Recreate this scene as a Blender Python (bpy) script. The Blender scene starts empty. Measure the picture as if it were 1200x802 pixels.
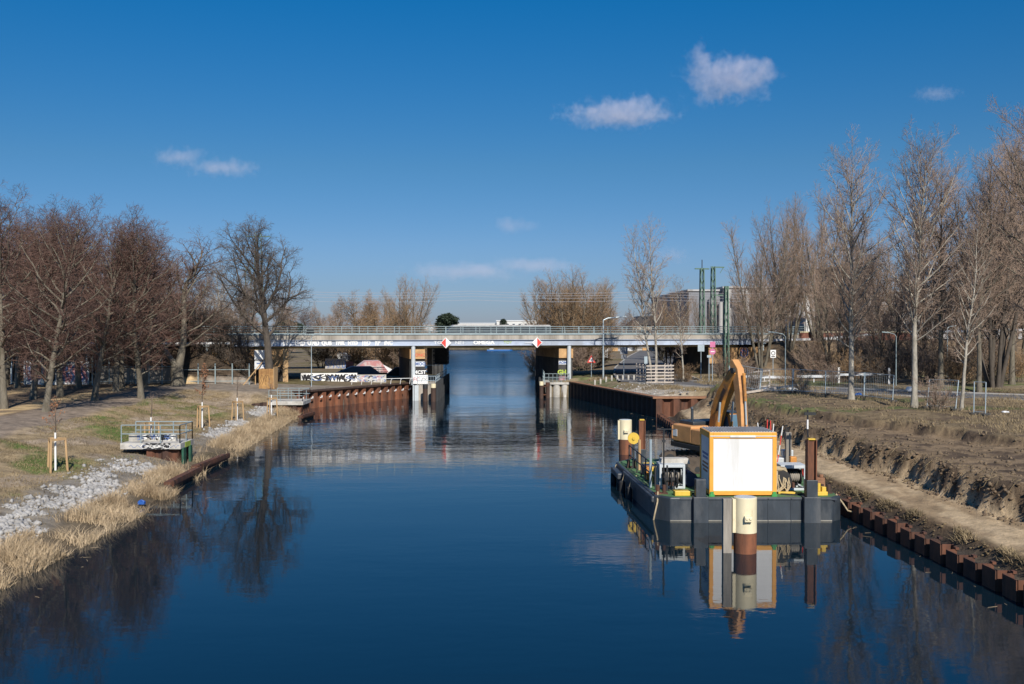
import bpy, bmesh, math, random
import numpy as np
from mathutils import Vector, Matrix
R = math.radians
S = bpy.context.scene
COL = S.collection

# ------------------------------------------------------------------ camera, sky, sun, exposure
cam_d = bpy.data.cameras.new('camera'); cam = bpy.data.objects.new('camera', cam_d); COL.objects.link(cam)
PITCH = math.atan(16/1200)
cam.location = (0, 0, 8); cam.rotation_euler = (R(90)-PITCH, 0, 0)
cam_d.sensor_width = 36; cam_d.lens = 36; cam_d.clip_start = .3; cam_d.clip_end = 20000
S.camera = cam
SUN_EL, SUN_AZ = 37, 13            # azimuth: degrees to the right of straight behind the camera
w = bpy.data.worlds.new('World'); S.world = w; w.use_nodes = True
nt = w.node_tree; nt.nodes.clear()
sky = nt.nodes.new('ShaderNodeTexSky'); sky.sky_type = 'NISHITA'; sky.sun_disc = False
sky.sun_elevation = R(SUN_EL); sky.sun_rotation = R(180-SUN_AZ)
sky.air_density = 1.0; sky.dust_density = .15; sky.ozone_density = 3.0; sky.altitude = 100
hs = nt.nodes.new('ShaderNodeHueSaturation'); hs.inputs['Saturation'].default_value = 1.22; hs.inputs['Value'].default_value = 1
bg = nt.nodes.new('ShaderNodeBackground'); bg.inputs['Strength'].default_value = .105
wo = nt.nodes.new('ShaderNodeOutputWorld')
gtc = nt.nodes.new('ShaderNodeTexCoord'); gsx = nt.nodes.new('ShaderNodeSeparateXYZ'); gr = nt.nodes.new('ShaderNodeValToRGB')   # tint of the air by elevation
nt.links.new(gtc.outputs['Generated'], gsx.inputs[0]); nt.links.new(gsx.outputs['Z'], gr.inputs[0])
ge = gr.color_ramp.elements; ge[0].position = 0; ge[0].color = (.245, .31, .57, 1); ge[1].position = .5; ge[1].color = (.16, .52, .72, 1)
g2 = gr.color_ramp.elements.new(.08); g2.color = (.295, .395, .585, 1); g3 = gr.color_ramp.elements.new(.155); g3.color = (.26, .43, .55, 1); g4 = gr.color_ramp.elements.new(.32); g4.color = (.045, .49, .68, 1); g5 = gr.color_ramp.elements.new(.75); g5.color = (.42, .72, .88, 1)
gm_ = nt.nodes.new('ShaderNodeMix'); gm_.data_type = 'RGBA'; gm_.blend_type = 'MULTIPLY'; gm_.inputs[0].default_value = 1
nt.links.new(sky.outputs[0], hs.inputs['Color']); nt.links.new(hs.outputs[0], gm_.inputs[6]); nt.links.new(gr.outputs[0], gm_.inputs[7]); nt.links.new(gm_.outputs[2], bg.inputs[0]); nt.links.new(bg.outputs[0], wo.inputs[0])
sl = bpy.data.lights.new('sun', 'SUN'); sl.energy = 4.7; sl.angle = R(.5); sl.color = (1, .93, .83)
so = bpy.data.objects.new('sun', sl); COL.objects.link(so)
to_sun = Vector((math.sin(R(SUN_AZ))*math.cos(R(SUN_EL)), -math.cos(R(SUN_AZ))*math.cos(R(SUN_EL)), math.sin(R(SUN_EL))))
so.rotation_euler = to_sun.to_track_quat('Z', 'Y').to_euler(); so.location = (30, -60, 60)
S.view_settings.view_transform = 'Standard'; S.view_settings.look = 'None'
S.view_settings.gamma = 1; S.view_settings.use_curve_mapping = False; S.view_settings.exposure = 0.22
S.cycles.max_bounces = 6; S.cycles.volume_bounces = 3; S.cycles.volume_max_steps = 96

# ------------------------------------------------------------------ helpers
def tag(o, label=None, cat=None, group=None, kind=None):
    if label: o['label'] = label
    if cat: o['category'] = cat
    if group: o['group'] = group
    if kind: o['kind'] = kind
    return o
def thing(name, label, cat, loc=(0, 0, 0), rz=0, group=None):
    o = bpy.data.objects.new(name, None); COL.objects.link(o); o.empty_display_size = .3
    o.location = loc; o.rotation_euler = (0, 0, rz)
    return tag(o, label, cat, group)
def copy_tree(o, parent=None):
    c = o.copy(); COL.objects.link(c); c.parent = parent
    for ch in list(o.children): copy_tree(ch, c)
    return c
def mat(name, col, rough=.7, var=.25, scale=3.0, metal=0.0, bump=.0, bscale=20.0, col2=None, thr=(.45, .62), stretch=(1, 1, 1), spec=None, rust=None):
    m = bpy.data.materials.new(name); m.use_nodes = True
    n, l = m.node_tree.nodes, m.node_tree.links
    b = n['Principled BSDF']; b.inputs['Roughness'].default_value = rough; b.inputs['Metallic'].default_value = metal
    if spec is not None: b.inputs['Specular IOR Level'].default_value = spec
    tc = n.new('ShaderNodeTexCoord'); mp = n.new('ShaderNodeMapping'); mp.inputs['Scale'].default_value = stretch
    l.new(tc.outputs['Object'], mp.inputs[0])
    nz = n.new('ShaderNodeTexNoise'); nz.inputs['Scale'].default_value = scale; nz.inputs['Detail'].default_value = 7; nz.inputs['Roughness'].default_value = .65
    l.new(mp.outputs[0], nz.inputs[0])
    rp = n.new('ShaderNodeValToRGB')
    c = np.array(col)
    e = rp.color_ramp.elements
    e[0].position = .3; e[1].position = .7
    e[0].color = (*np.clip(c*(1-var), 0, 1), 1); e[1].color = (*np.clip(c*(1+var), 0, 1), 1)
    l.new(nz.outputs[0], rp.inputs[0])
    out = rp.outputs[0]
    if col2 is not None:
        n2 = n.new('ShaderNodeTexNoise'); n2.inputs['Scale'].default_value = scale*.45; n2.inputs['Detail'].default_value = 8; n2.inputs['Roughness'].default_value = .7
        ad = n.new('ShaderNodeVectorMath'); ad.operation = 'ADD'; ad.inputs[1].default_value = (7.3, 2.1, 4.4)
        l.new(mp.outputs[0], ad.inputs[0]); l.new(ad.outputs[0], n2.inputs[0])
        r2 = n.new('ShaderNodeMapRange'); r2.inputs[1].default_value = thr[0]; r2.inputs[2].default_value = thr[1]
        l.new(n2.outputs[0], r2.inputs[0])
        mx = n.new('ShaderNodeMix'); mx.data_type = 'RGBA'; mx.inputs[7].default_value = (*col2, 1)
        l.new(r2.outputs[0], mx.inputs[0]); l.new(out, mx.inputs[6]); out = mx.outputs[2]
    l.new(out, b.inputs['Base Color'])
    if bump:
        n3 = n.new('ShaderNodeTexNoise'); n3.inputs['Scale'].default_value = bscale; n3.inputs['Detail'].default_value = 5
        l.new(mp.outputs[0], n3.inputs[0])
        bp = n.new('ShaderNodeBump'); bp.inputs['Strength'].default_value = bump; bp.inputs['Distance'].default_value = .05
        l.new(n3.outputs[0], bp.inputs['Height']); l.new(bp.outputs[0], b.inputs['Normal'])
    return m

class MB:
    def __init__(s): s.v, s.f, s.mi, s.k = [], [], [], 0
    def add(s, vs, fs):
        o = len(s.v); s.v += [tuple(p) for p in vs]; s.f += [tuple(i+o for i in f) for f in fs]; s.mi += [s.k]*len(fs); return s
    def box(s, c, d, rz=0, m=None, taper=1):
        x, y, z = d[0]/2, d[1]/2, d[2]/2; t = taper
        vs = [Vector(p) for p in ((-x, -y, -z), (x, -y, -z), (x, y, -z), (-x, y, -z), (-x*t, -y*t, z), (x*t, -y*t, z), (x*t, y*t, z), (-x*t, y*t, z))]
        M = (m or Matrix.Rotation(rz, 4, 'Z')); M = Matrix.Translation(c) @ M
        return s.add([M @ p for p in vs], [(0, 3, 2, 1), (4, 5, 6, 7), (0, 1, 5, 4), (1, 2, 6, 5), (2, 3, 7, 6), (3, 0, 4, 7)])
    def bar(s, a, b, wd, h, up=(0, 0, 1)):
        a, b = Vector(a), Vector(b); d = (b-a); L = d.length; d.normalize(); up = Vector(up)
        if abs(d.dot(up)) > .98: up = Vector((0, 1, 0))
        x = d.cross(up).normalized(); z = x.cross(d)
        M = Matrix((x, d, z)).transposed().to_4x4(); M.translation = (0, 0, 0)
        return s.box((a+b)/2, (wd, L, h), m=M)
    def tube(s, pts, r, n=8, cap=True):
        pts = [Vector(p) for p in pts]; k = len(pts)
        if not hasattr(r, '__len__'): r = [r]*k
        t0 = (pts[1]-pts[0]).normalized()
        u = t0.orthogonal().normalized()
        vs, fs = [], []
        for i, p in enumerate(pts):
            t = (pts[min(i+1, k-1)]-pts[max(i-1, 0)]).normalized()
            u = (u - t*u.dot(t)).normalized(); w_ = t.cross(u)
            for j in range(n):
                a = 2*math.pi*j/n
                vs.append(p + (u*math.cos(a)+w_*math.sin(a))*r[i])
        for i in range(k-1):
            for j in range(n):
                j2 = (j+1) % n
                fs.append((i*n+j, i*n+j2, (i+1)*n+j2, (i+1)*n+j))
        if cap: fs.append(tuple(range(n-1, -1, -1))); fs.append(tuple((k-1)*n+j for j in range(n)))
        return s.add(vs, fs)
    def cyl(s, a, b, r, r2=None, n=16): return s.tube([a, b], [r, r if r2 is None else r2], n)
    def prism(s, poly, z0, z1):
        k = len(poly)
        vs = [(p[0], p[1], z0) for p in poly]+[(p[0], p[1], z1) for p in poly]
        fs = [tuple(range(k-1, -1, -1)), tuple(range(k, 2*k))]+[(i, (i+1) % k, k+(i+1) % k, k+i) for i in range(k)]
        return s.add(vs, fs)
    def ext(s, poly, axis, a, b):     # polygon in a plane extruded along an axis: 'x' -> poly is (y,z); 'y' -> poly is (x,z)
        k = len(poly)
        P = (lambda q, t: (t, q[0], q[1])) if axis == 'x' else (lambda q, t: (q[0], t, q[1]))
        vs = [P(q, a) for q in poly]+[P(q, b) for q in poly]
        fs = [tuple(range(k-1, -1, -1)), tuple(range(k, 2*k))]+[(i, (i+1) % k, k+(i+1) % k, k+i) for i in range(k)]
        return s.add(vs, fs)
    def torus(s, c, R1, r, axis='z', n=18, m=8):
        vs, fs = [], []
        for i in range(n):
            a = 2*math.pi*i/n
            for j in range(m):
                b = 2*math.pi*j/m
                x, y, z = (R1+r*math.cos(b))*math.cos(a), (R1+r*math.cos(b))*math.sin(a), r*math.sin(b)
                p = {'z': (x, y, z), 'x': (z, x, y), 'y': (x, z, y)}[axis]
                vs.append((c[0]+p[0], c[1]+p[1], c[2]+p[2]))
        for i in range(n):
            for j in range(m):
                fs.append((i*m+j, ((i+1) % n)*m+j, ((i+1) % n)*m+(j+1) % m, i*m+(j+1) % m))
        return s.add(vs, fs)
    def build(s, name, m, parent=None, smooth=False, bevel=0, loc=None, rz=0, fix=True):
        me = bpy.data.meshes.new(name); me.from_pydata(s.v, [], s.f)
        ms = m if isinstance(m, (list, tuple)) else [m]
        for q in ms: me.materials.append(q)
        if len(ms) > 1: me.polygons.foreach_set('material_index', s.mi)
        if fix and len(s.f) < 60000:
            b = bmesh.new(); b.from_mesh(me); bmesh.ops.recalc_face_normals(b, faces=b.faces); b.to_mesh(me); b.free()
        if smooth:
            me.polygons.foreach_set('use_smooth', [True]*len(me.polygons))
            if smooth != 'all': me.set_sharp_from_angle(angle=R(35))
        o = bpy.data.objects.new(name, me); COL.objects.link(o); o.parent = parent
        if loc is not None: o.location = loc
        o.rotation_euler = (0, 0, rz)
        if bevel:
            bv = o.modifiers.new('bevel', 'BEVEL'); bv.width = bevel; bv.segments = 2; bv.limit_method = 'ANGLE'; bv.angle_limit = R(40)
        return o
def ray(px, py):
    dx, dy = (px-600)/1200, -(py-401)/1200
    c, s = math.cos(PITCH), math.sin(PITCH)
    return Vector((dx, c+dy*s, -s+dy*c))
def G(px, py, z):                      # world point seen at a photo pixel, on the level z
    d = ray(px, py); t = (z-8)/d.z
    return Vector((d.x*t, d.y*t, z))
def D(px, py, Y):                      # world point seen at a photo pixel, at distance Y
    d = ray(px, py); t = Y/d.y
    return Vector((d.x*t, Y, 8+d.z*t))
def text_part(name, s, size, m, parent, loc, rot=(R(90), 0, 0), fat=.0, width=1.0, shear=0, ext=.004):
    c = bpy.data.curves.new(name, 'FONT'); c.body = s; c.size = size; c.extrude = ext; c.offset = fat; c.align_x = 'CENTER'; c.align_y = 'CENTER'; c.shear = shear; c.resolution_u = 2
    t = bpy.data.objects.new(name, c); COL.objects.link(t)
    me = bpy.data.meshes.new_from_object(t.evaluated_get(bpy.context.evaluated_depsgraph_get()))
    bpy.data.objects.remove(t); me.name = name; me.materials.clear(); me.materials.append(m)
    o = bpy.data.objects.new(name, me); COL.objects.link(o); o.parent = parent
    o.location = loc; o.rotation_euler = rot; o.scale = (width, 1, 1)
    return o
def scribble(parent, mats, x0, x1, z0, z1, y, seed, n=6, r=.05, name='graffiti'):   # hand sprayed loops and strokes on a face looking towards -y
    rng = random.Random(seed); H = z1-z0
    for k in range(n):
        m = mats[k % len(mats)]; cx = x0+(x1-x0)*(k+.5)/n; wd = (x1-x0)/n*.62; cz = (z0+z1)/2; mb = MB()
        kind = rng.choice('osvz')
        a0 = rng.random()*6.28; pts = []
        for j in range(13):
            f = j/12
            if kind == 'o': q = (cx+wd*.95*math.cos(a0+f*6.0), cz+H*.46*math.sin(a0+f*6.0))
            elif kind == 's': q = (cx+wd*.9*math.sin(f*6.5+.4), z0+H*(.04+.92*f))
            elif kind == 'v': q = (cx+wd*(f*2-1), z0+H*(.05+.9*abs(math.sin(f*7.2+a0*.3))))
            else: q = (cx+wd*(.9*math.cos(f*9.4)), z0+H*(.95-.9*f))
            pts.append((q[0]+rng.gauss(0, wd*.06), y-.002-.0015*k, q[1]+rng.gauss(0, H*.03)))
        vs = []
        for j, p in enumerate(pts):                                  # flat ribbon, wider in the middle of the stroke
            t = Vector(pts[min(j+1, 12)])-Vector(pts[max(j-1, 0)]); t.y = 0; t.normalize(); nn = Vector((-t.z, 0, t.x)); ww = r*(.6+.7*math.sin(math.pi*j/12))
            for e in (-1, 1):
                q = Vector(p)+nn*ww*e; q.z = min(max(q.z, z0), z1); vs.append(q)
        mb.add(vs, [(j*2, j*2+2, j*2+3, j*2+1) for j in range(12)])
        mb.build(name, m, parent, fix=False)
_rs = np.random.RandomState(5); _lat = _rs.rand(256, 256)
def vnoise(x, y):
    xi = np.floor(x).astype(int); yi = np.floor(y).astype(int); fx = x-xi; fy = y-yi
    fx = fx*fx*(3-2*fx); fy = fy*fy*(3-2*fy)
    a = _lat[xi & 255, yi & 255]; b = _lat[(xi+1) & 255, yi & 255]; c = _lat[xi & 255, (yi+1) & 255]; d = _lat[(xi+1) & 255, (yi+1) & 255]
    return (a*(1-fx)+b*fx)*(1-fy)+(c*(1-fx)+d*fx)*fy
def fbm(x, y, o=4):
    r = 0; a = .5
    for i in range(o): r = r+a*vnoise(x*2**i+17.3*i, y*2**i+9.1*i); a *= .5
    return r/(1-.5**o)
def sstep(a, b, x):
    t = np.clip((x-a)/(b-a), 0, 1); return t*t*(3-2*t)

# ------------------------------------------------------------------ materials
M = dict(
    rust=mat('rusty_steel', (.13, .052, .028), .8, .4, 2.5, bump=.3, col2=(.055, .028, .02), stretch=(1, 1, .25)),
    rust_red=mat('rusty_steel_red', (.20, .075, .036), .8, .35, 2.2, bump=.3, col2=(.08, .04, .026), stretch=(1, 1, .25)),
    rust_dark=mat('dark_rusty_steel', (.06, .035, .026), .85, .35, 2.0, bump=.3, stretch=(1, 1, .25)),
    rust_cap=mat('weathered_cap', (.26, .13, .07), .8, .3, 3.0, bump=.2),
    concrete=mat('concrete', (.40, .36, .31), .85, .2, 1.5, bump=.15, col2=(.22, .2, .17), stretch=(1, 1, .3)),
    concrete_pale=mat('pale_concrete', (.5, .48, .44), .85, .18, 1.5, bump=.15, col2=(.3, .28, .24)),
    paint_blue=mat('grey_blue_paint', (.40, .46, .56), .55, .12, 1.3, col2=(.30, .33, .38), stretch=(.5, 1, 1)),
    rail=mat('galvanised_rail', (.27, .335, .35), .5, .2, 2, metal=.2),
    galv=mat('galvanised_steel', (.42, .50, .54), .45, .12, 4, metal=.35),
    cream_beam=mat('ochre_flange_paint', (.46, .33, .14), .6, .2, 1.5, col2=(.25, .17, .08)),
    ochre=mat('ochre_masonry', (.52, .32, .15), .85, .2, 1.6, bump=.2, col2=(.34, .19, .09)),
    dark=mat('dark_steel', (.022, .024, .027), .6, .3, 2.0),
    dark_wall=mat('dark_concrete', (.06, .058, .055), .9, .4, 1.0, col2=(.03, .03, .03)),  # shade under the bridge is put into this dark wall colour
    white=mat('white_paint', (.80, .80, .78), .5, .05, 2.0),
    red=mat('signal_red_paint', (.68, .06, .045), .5, .08, 2.0),
    ink=mat('black_spray_paint', (.018, .018, .022), .7, .2, 3.0),
    spray_blue=mat('blue_spray_paint', (.10, .16, .34), .7, .2, 3.0),
    spray_pink=mat('pink_spray_paint', (.50, .24, .26), .7, .25, 2.0),
    spray_green=mat('yellow_green_spray_paint', (.42, .52, .08), .7, .2, 3.0),
    cream=mat('cream_paint', (.72, .64, .43), .55, .08, 3.0, col2=(.50, .38, .20), thr=(.57, .72), stretch=(1, 1, .4)),
    timber=mat('pale_timber', (.46, .30, .15), .75, .2, 4.0, stretch=(1, 1, .15), bump=.15),
    timber_grey=mat('grey_timber', (.26, .235, .20), .85, .3, 6.0, stretch=(1, 1, .12), bump=.3),
    timber_pale=mat('bleached_timber', (.48, .42, .36), .8, .2, 4.0, bump=.2),
    ply=mat('ochre_plywood', (.43, .245, .09), .75, .25, 2.5, bump=.1, col2=(.27, .14, .05)),
    hull=mat('hull_paint', (.034, .044, .056), .5, .35, 1.6, bump=.3, bscale=4, stretch=(1, 1, .35), col2=(.105, .11, .115), thr=(.5, .72)),
    hull_light=mat('hull_waterline_scum', (.24, .23, .2), .8, .3, 2.0),
    deck=mat('green_deck_paint', (.075, .17, .065), .75, .35, 1.6, bump=.2, col2=(.13, .12, .08), thr=(.5, .66)),
    green=mat('green_paint', (.05, .28, .07), .55, .15, 2.0),
    green_dark=mat('dark_green_paint', (.02, .09, .055), .6, .3, 2.0, col2=(.06, .05, .035), thr=(.55, .7)),
    mast=mat('mast_green_paint', (.10, .175, .125), .6, .15, 2.0),
    orange=mat('yellow_orange_paint', (.78, .36, .05), .5, .1, 2.0, col2=(.62, .28, .05), thr=(.6, .75)),
    machine=mat('worn_machine_orange', (.50, .215, .04), .55, .22, 1.8, bump=.15, col2=(.24, .12, .05), thr=(.52, .66)),
    machine_pale=mat('faded_machine_orange', (.60, .30, .115), .55, .18, 1.8, bump=.15, col2=(.36, .19, .09), thr=(.52, .68)),
    cont_white=mat('white_container_panel', (.74, .74, .73), .45, .04, 2.0, col2=(.58, .57, .53), thr=(.56, .72), stretch=(1, 1, .12)),
    cont_side=mat('grey_white_panel', (.66, .68, .70), .5, .06, 2.0),
    grey_roof=mat('grey_sheet_roof', (.42, .42, .42), .6, .15, 2.0, col2=(.28, .27, .26)),
    grey_paint=mat('light_grey_paint', (.50, .54, .56), .5, .12, 2.0),
    rubber=mat('black_rubber', (.02, .02, .021), .8, .3, 3.0),
    track=mat('muddy_track_steel', (.085, .065, .05), .85, .4, 4.0, bump=.3),
    blue_tube=mat('navy_tarp', (.022, .035, .08), .5, .25, 2.0),
    glass=mat('cab_glass', (.10, .17, .22), .08, .1, 2.0),
    rope=mat('tan_rope', (.40, .32, .20), .9, .25, 8.0),
    yellow=mat('yellow_paint', (.66, .44, .06), .5, .15, 2.0),
    bark=mat('grey_bark', (.17, .15, .115), .9, .35, 5.0, bump=.6, bscale=14, col2=(.10, .085, .06), stretch=(1, 1, .3)),
    bark_dark=mat('dark_bark', (.085, .07, .056), .9, .35, 5.0, bump=.6, bscale=14, stretch=(1, 1, .3)),
    bark_pale=mat('pale_poplar_bark', (.35, .32, .265), .85, .25, 4.0, bump=.4, bscale=10, col2=(.20, .18, .145), thr=(.5, .66), stretch=(1, 1, .5)),
    twig_red=mat('reddish_twigs', (.122, .070, .053), .85, .25, .8),
    twig_brown=mat('brown_twigs', (.27, .195, .145), .85, .25, .8),
    twig_dark=mat('dark_twigs', (.095, .075, .06), .85, .25, .8),
    twig_straw=mat('straw_brown_twigs', (.27, .175, .095), .85, .25, .8),
    dead_leaf=mat('dead_leaves', (.30, .14, .07), .8, .3, 6.0),
    needle=mat('dark_needles', (.025, .04, .022), .8, .4, 2.0),
    ivy=mat('dark_evergreen_leaves', (.05, .065, .025), .7, .4, 2.0),
    reed=mat('dry_reed', (.50, .385, .245), .85, .3, 1.2, col2=(.30, .215, .125)),
    grass=mat('short_grass', (.135, .14, .05), .85, .35, .5, col2=(.30, .22, .115), thr=(.42, .6)),
    straw=mat('dead_grass', (.27, .205, .115), .85, .35, .6, col2=(.15, .115, .065)),
    stone=mat('pale_rubble', (.34, .33, .315), .9, .45, 1.6, bump=.3),
    asphalt=mat('asphalt', (.13, .128, .128), .9, .15, .8, bump=.1, col2=(.105, .1, .10)),
    asphalt_dark=mat('dark_asphalt', (.06, .06, .065), .9, .2, .8, bump=.1),
    paving=mat('worn_paving', (.27, .225, .18), .9, .15, .8, bump=.1),
    kerb=mat('kerb_stone', (.38, .36, .33), .85, .15, 3),
    brick=mat('red_brown_brick', (.20, .085, .06), .85, .3, 1.5),
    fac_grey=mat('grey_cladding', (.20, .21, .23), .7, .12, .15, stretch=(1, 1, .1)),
    fac_pale=mat('pale_cladding', (.37, .36, .35), .75, .3, .12, stretch=(1, 1, .15)),
    render_white=mat('white_render', (.62, .62, .60), .8, .08, .5),
    beige=mat('beige_render', (.48, .43, .35), .8, .12, .5),
    roof_dark=mat('dark_roof', (.06, .055, .055), .8, .2, .6),
    win=mat('window_glass', (.05, .06, .075), .15, .3, .4),
    pipe=mat('pipe_jacket', (.66, .66, .66), .35, .1, 1.0, metal=.4, col2=(.45, .44, .43), thr=(.55, .7)),
    deckcon=mat('stained_concrete', (.40, .365, .315), .88, .22, 1.1, bump=.2, col2=(.17, .15, .125), thr=(.47, .66), stretch=(1.3, 1, .10)),
    wire=mat('dull_wire', (.30, .30, .33), .6, .1, 1),
    blue=mat('traffic_blue', (.02, .10, .38), .5, .05, 2), pink=mat('faded_sign_pink', (.56, .16, .30), .5, .1, 2),
    brown_boat=mat('boat_blue', (.02, .12, .36), .5, .1, 1),
)
# ------------------------------------------------------------------ ground, water
def XL(Y): return np.interp(Y, [-60, 32, 45, 60, 85, 92, 100, 119.4, 120, 140, 180, 370, 400], [-16, -16, -16.2, -17.5, -19.2, -19.6, -21.3, -10.6, -9.2, -9.2, -14, -50, -60])
def XR(Y): return np.interp(Y, [-60, 30, 43, 60, 75.5, 88, 91.9, 119, 119.3, 143, 200, 370, 400], [14.6, 14.7, 14.2, 13.2, 12.3, 12.4, 12.9, 6.7, 3.9, 3.9, 4.6, 12, 14])
BR = R(12.4); BX, BY = math.cos(BR), math.sin(BR)
def bpt(s, t, z=0): return Vector((s*BX-t*BY, 118+s*BY+t*BX, z))
ROADS = [[(95, 52), (60, 71), (44, 81), (36, 87), (27, 94.5), (20, 102), (15.2, 108.5)], [(15.8, 108), (16.6, 122), (19, 145), (27, 200), (42, 290)]]
def road_dist(X, Y):
    d = np.full(np.shape(X), 1e9)
    for pl in ROADS:
        for (ax, ay), (bx, by) in zip(pl, pl[1:]):
            L2 = (bx-ax)**2+(by-ay)**2; t = np.clip(((X-ax)*(bx-ax)+(Y-ay)*(by-ay))/L2, 0, 1)
            d = np.minimum(d, np.hypot(X-ax-t*(bx-ax), Y-ay-t*(by-ay)))
    return d
def ground_z(X, Y):
    X = np.asarray(X, float); Y = np.asarray(Y, float)
    xl, xr = XL(Y), XR(Y)
    u, v = xl-X, X-xr
    n1 = fbm(X*.35, Y*.35, 4)-.5; n2 = fbm(X*1.6+40, Y*1.6, 3)-.5
    # canal bed
    bed = -1.9+0*X
    # left bank
    lu = u+.5*(fbm(Y*.25+3, X*0+2.5, 3)-.5)
    lz = np.interp(lu, [-3, -.4, 0, .9, 2, 4.5, 7, 10.5, 13, 30, 60], [-1.9, -.3, -.02, .2, .48, .92, 1.42, 2.1, 2.3, 2.45, 2.6])
    lz = lz+n1*.62*sstep(2, 5, u)*(1-sstep(11, 14, u))+n2*.11*sstep(.5, 3, u)*(1-sstep(11, 13, u))+n2*.04
    q = np.where(u > .45, np.interp(u, [0, 3, 12, 40], [1.74, 1.8, 2.15, 2.5]), -1.9)   # quay
    wq = sstep(96.5, 100.2, Y)
    lz = lz*(1-wq)+q*wq
    lz = np.where((Y > 99.8), q, lz)
    # right bank
    gul = 1.5*(fbm(Y*.5, X*0+7.7, 4)-.5)+.55*(fbm(Y*1.7, X*0+1.7, 3)-.5)
    vv = v+gul*sstep(3.2, 4.6, v)
    vup = np.interp(Y, [25, 35, 52, 61, 71, 80], [15.5, 14.5, 11.8, 8.8, 5.9, 5.6])
    z1 = np.interp(vv, [-3, -.1, .1, 1.72, 1.95, 2.5, 4.75, 4.95, 5.18], [-1.9, -1.5, -.03, .02, .46, .57, .80, 1.60, 1.98])
    tt = np.clip((vv-5.15)/np.maximum(vup-5.15, .3), 0, 1.2)
    z2 = 1.98+.08*np.clip(tt, 0, 1)+.48*sstep(.96, 1.03, tt)+.05*np.clip(vv-vup, 0, 4)*.5
    rz = np.where(vv < 5.15, z1, z2)
    rz = rz+n2*.15*sstep(2.2, 3.2, v)*(1-.6*sstep(vup+1, vup+4, v))+n1*.34*sstep(5, 7, v)+.10*(fbm(X*3.1, Y*3.1, 3)-.5)*sstep(4.6, 5.0, v)*(1-sstep(vup, vup+2, v))+n2*.12*sstep(.2, .5, v)*(1-sstep(1.6, 2.1, v))
    heap = 1.25*np.exp(-(((X-17.0)/1.5)**2+((Y-88.5)/2.6)**2))
    rz = np.where(v > .4, np.maximum(rz, -.08)+heap, rz)
    q2 = np.where(v > .45, np.interp(v, [0, 1.6, 4, 20, 60], [1.74, 1.95, 2.25, 2.5, 2.6])+n1*.25*sstep(.5, 2, v)+n2*.06*sstep(.5, 2, v), -1.9)
    rz = np.where((Y > 92.8), np.maximum(q2, np.where(v > 7, 2.35+n1*.2, q2)), rz)
    z = np.where(u > -3.2, lz, bed)
    z = np.where((Y > 99.8) & (u <= .45), bed, z)
    z = np.where(v > -2.9, np.where((Y > 92.8) & (v <= .45), bed, rz), z)
    # behind the bridge: natural shores
    far = sstep(138, 150, Y)
    fz = np.minimum(np.interp(u, [-2, 0, 4, 12], [-1.9, -.05, 1.2, 2.2]), 9)
    fz = np.maximum(fz, np.interp(v, [-2, 0, 4, 12], [-1.9, -.05, 1.2, 2.2]))
    fz = np.maximum(fz, np.interp(Y, [372, 378, 384], [-1.9, .8, 2.2]))
    z = z*(1-far)+fz*far
    # railway embankment on both sides
    s = X*BX+(Y-118)*BY; t = -X*BY+(Y-118)*BX
    rise = np.where(X > 0, np.interp(t, [-11, -8.5, -1.5, 14.5, 24], [0, .05, 1, 1, 0]), np.interp(t, [-3.6, -.6, 14.5, 24], [0, 1, 1, 0]))
    rise = np.maximum(0, np.minimum(rise, np.maximum(np.clip((s-26.5)/6.5, 0, 1), np.clip((-29-s)/6, 0, 1))))
    e = 2.3+(6.5-2.3)*rise+n1*.5*np.where((rise > .02) & (rise < .98), 1, 0)
    z = np.where(rise > .01, np.maximum(z, e), z)
    z = np.where(Y > 700, np.minimum(z, 2.2), z)
    wr = (1-sstep(4.6, 7.5, road_dist(X, Y)))*sstep(.8, 2.5, v)*(X > 0)
    z = z*(1-wr)+2.30*wr
    return z
def axis_lines(segs):
    r = []
    for a, b, st in segs:
        n = max(1, int(round((b-a)/st))); r += [a+(b-a)*i/n for i in range(n)]
    return np.array(r+[segs[-1][1]])
gx = axis_lines([(-5000, -1000, 800), (-1000, -200, 80), (-200, -60, 7), (-60, -34, .8), (-34, -8, .25), (-8, 3, .7), (3, 11, .3), (11, 31, .22), (31, 60, .8), (60, 200, 7), (200, 1000, 80), (1000, 5000, 800)])
gy = axis_lines([(-60, 22, 3), (22, 97, .3), (97, 122, .22), (122, 150, .8), (150, 400, 5), (400, 1000, 50), (1000, 8000, 700)])
GXX, GYY = np.meshgrid(gx, gy)
GZ = ground_z(GXX, GYY)
nx, ny = len(gx), len(gy)
me = bpy.data.meshes.new('ground')
vv_ = np.stack([GXX.ravel(), GYY.ravel(), GZ.ravel()], 1)
ii = np.arange(nx*ny).reshape(ny, nx)
fc = np.stack([ii[:-1, :-1].ravel(), ii[:-1, 1:].ravel(), ii[1:, 1:].ravel(), ii[1:, :-1].ravel()], 1)
me.vertices.add(len(vv_)); me.vertices.foreach_set('co', vv_.ravel())
me.loops.add(fc.size); me.loops.foreach_set('vertex_index', fc.ravel().astype(np.int32))
me.polygons.add(len(fc)); me.polygons.foreach_set('loop_start', np.arange(0, fc.size, 4, dtype=np.int32))
me.polygons.foreach_set('use_smooth', np.ones(len(fc), bool))
me.update(calc_edges=True)
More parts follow.
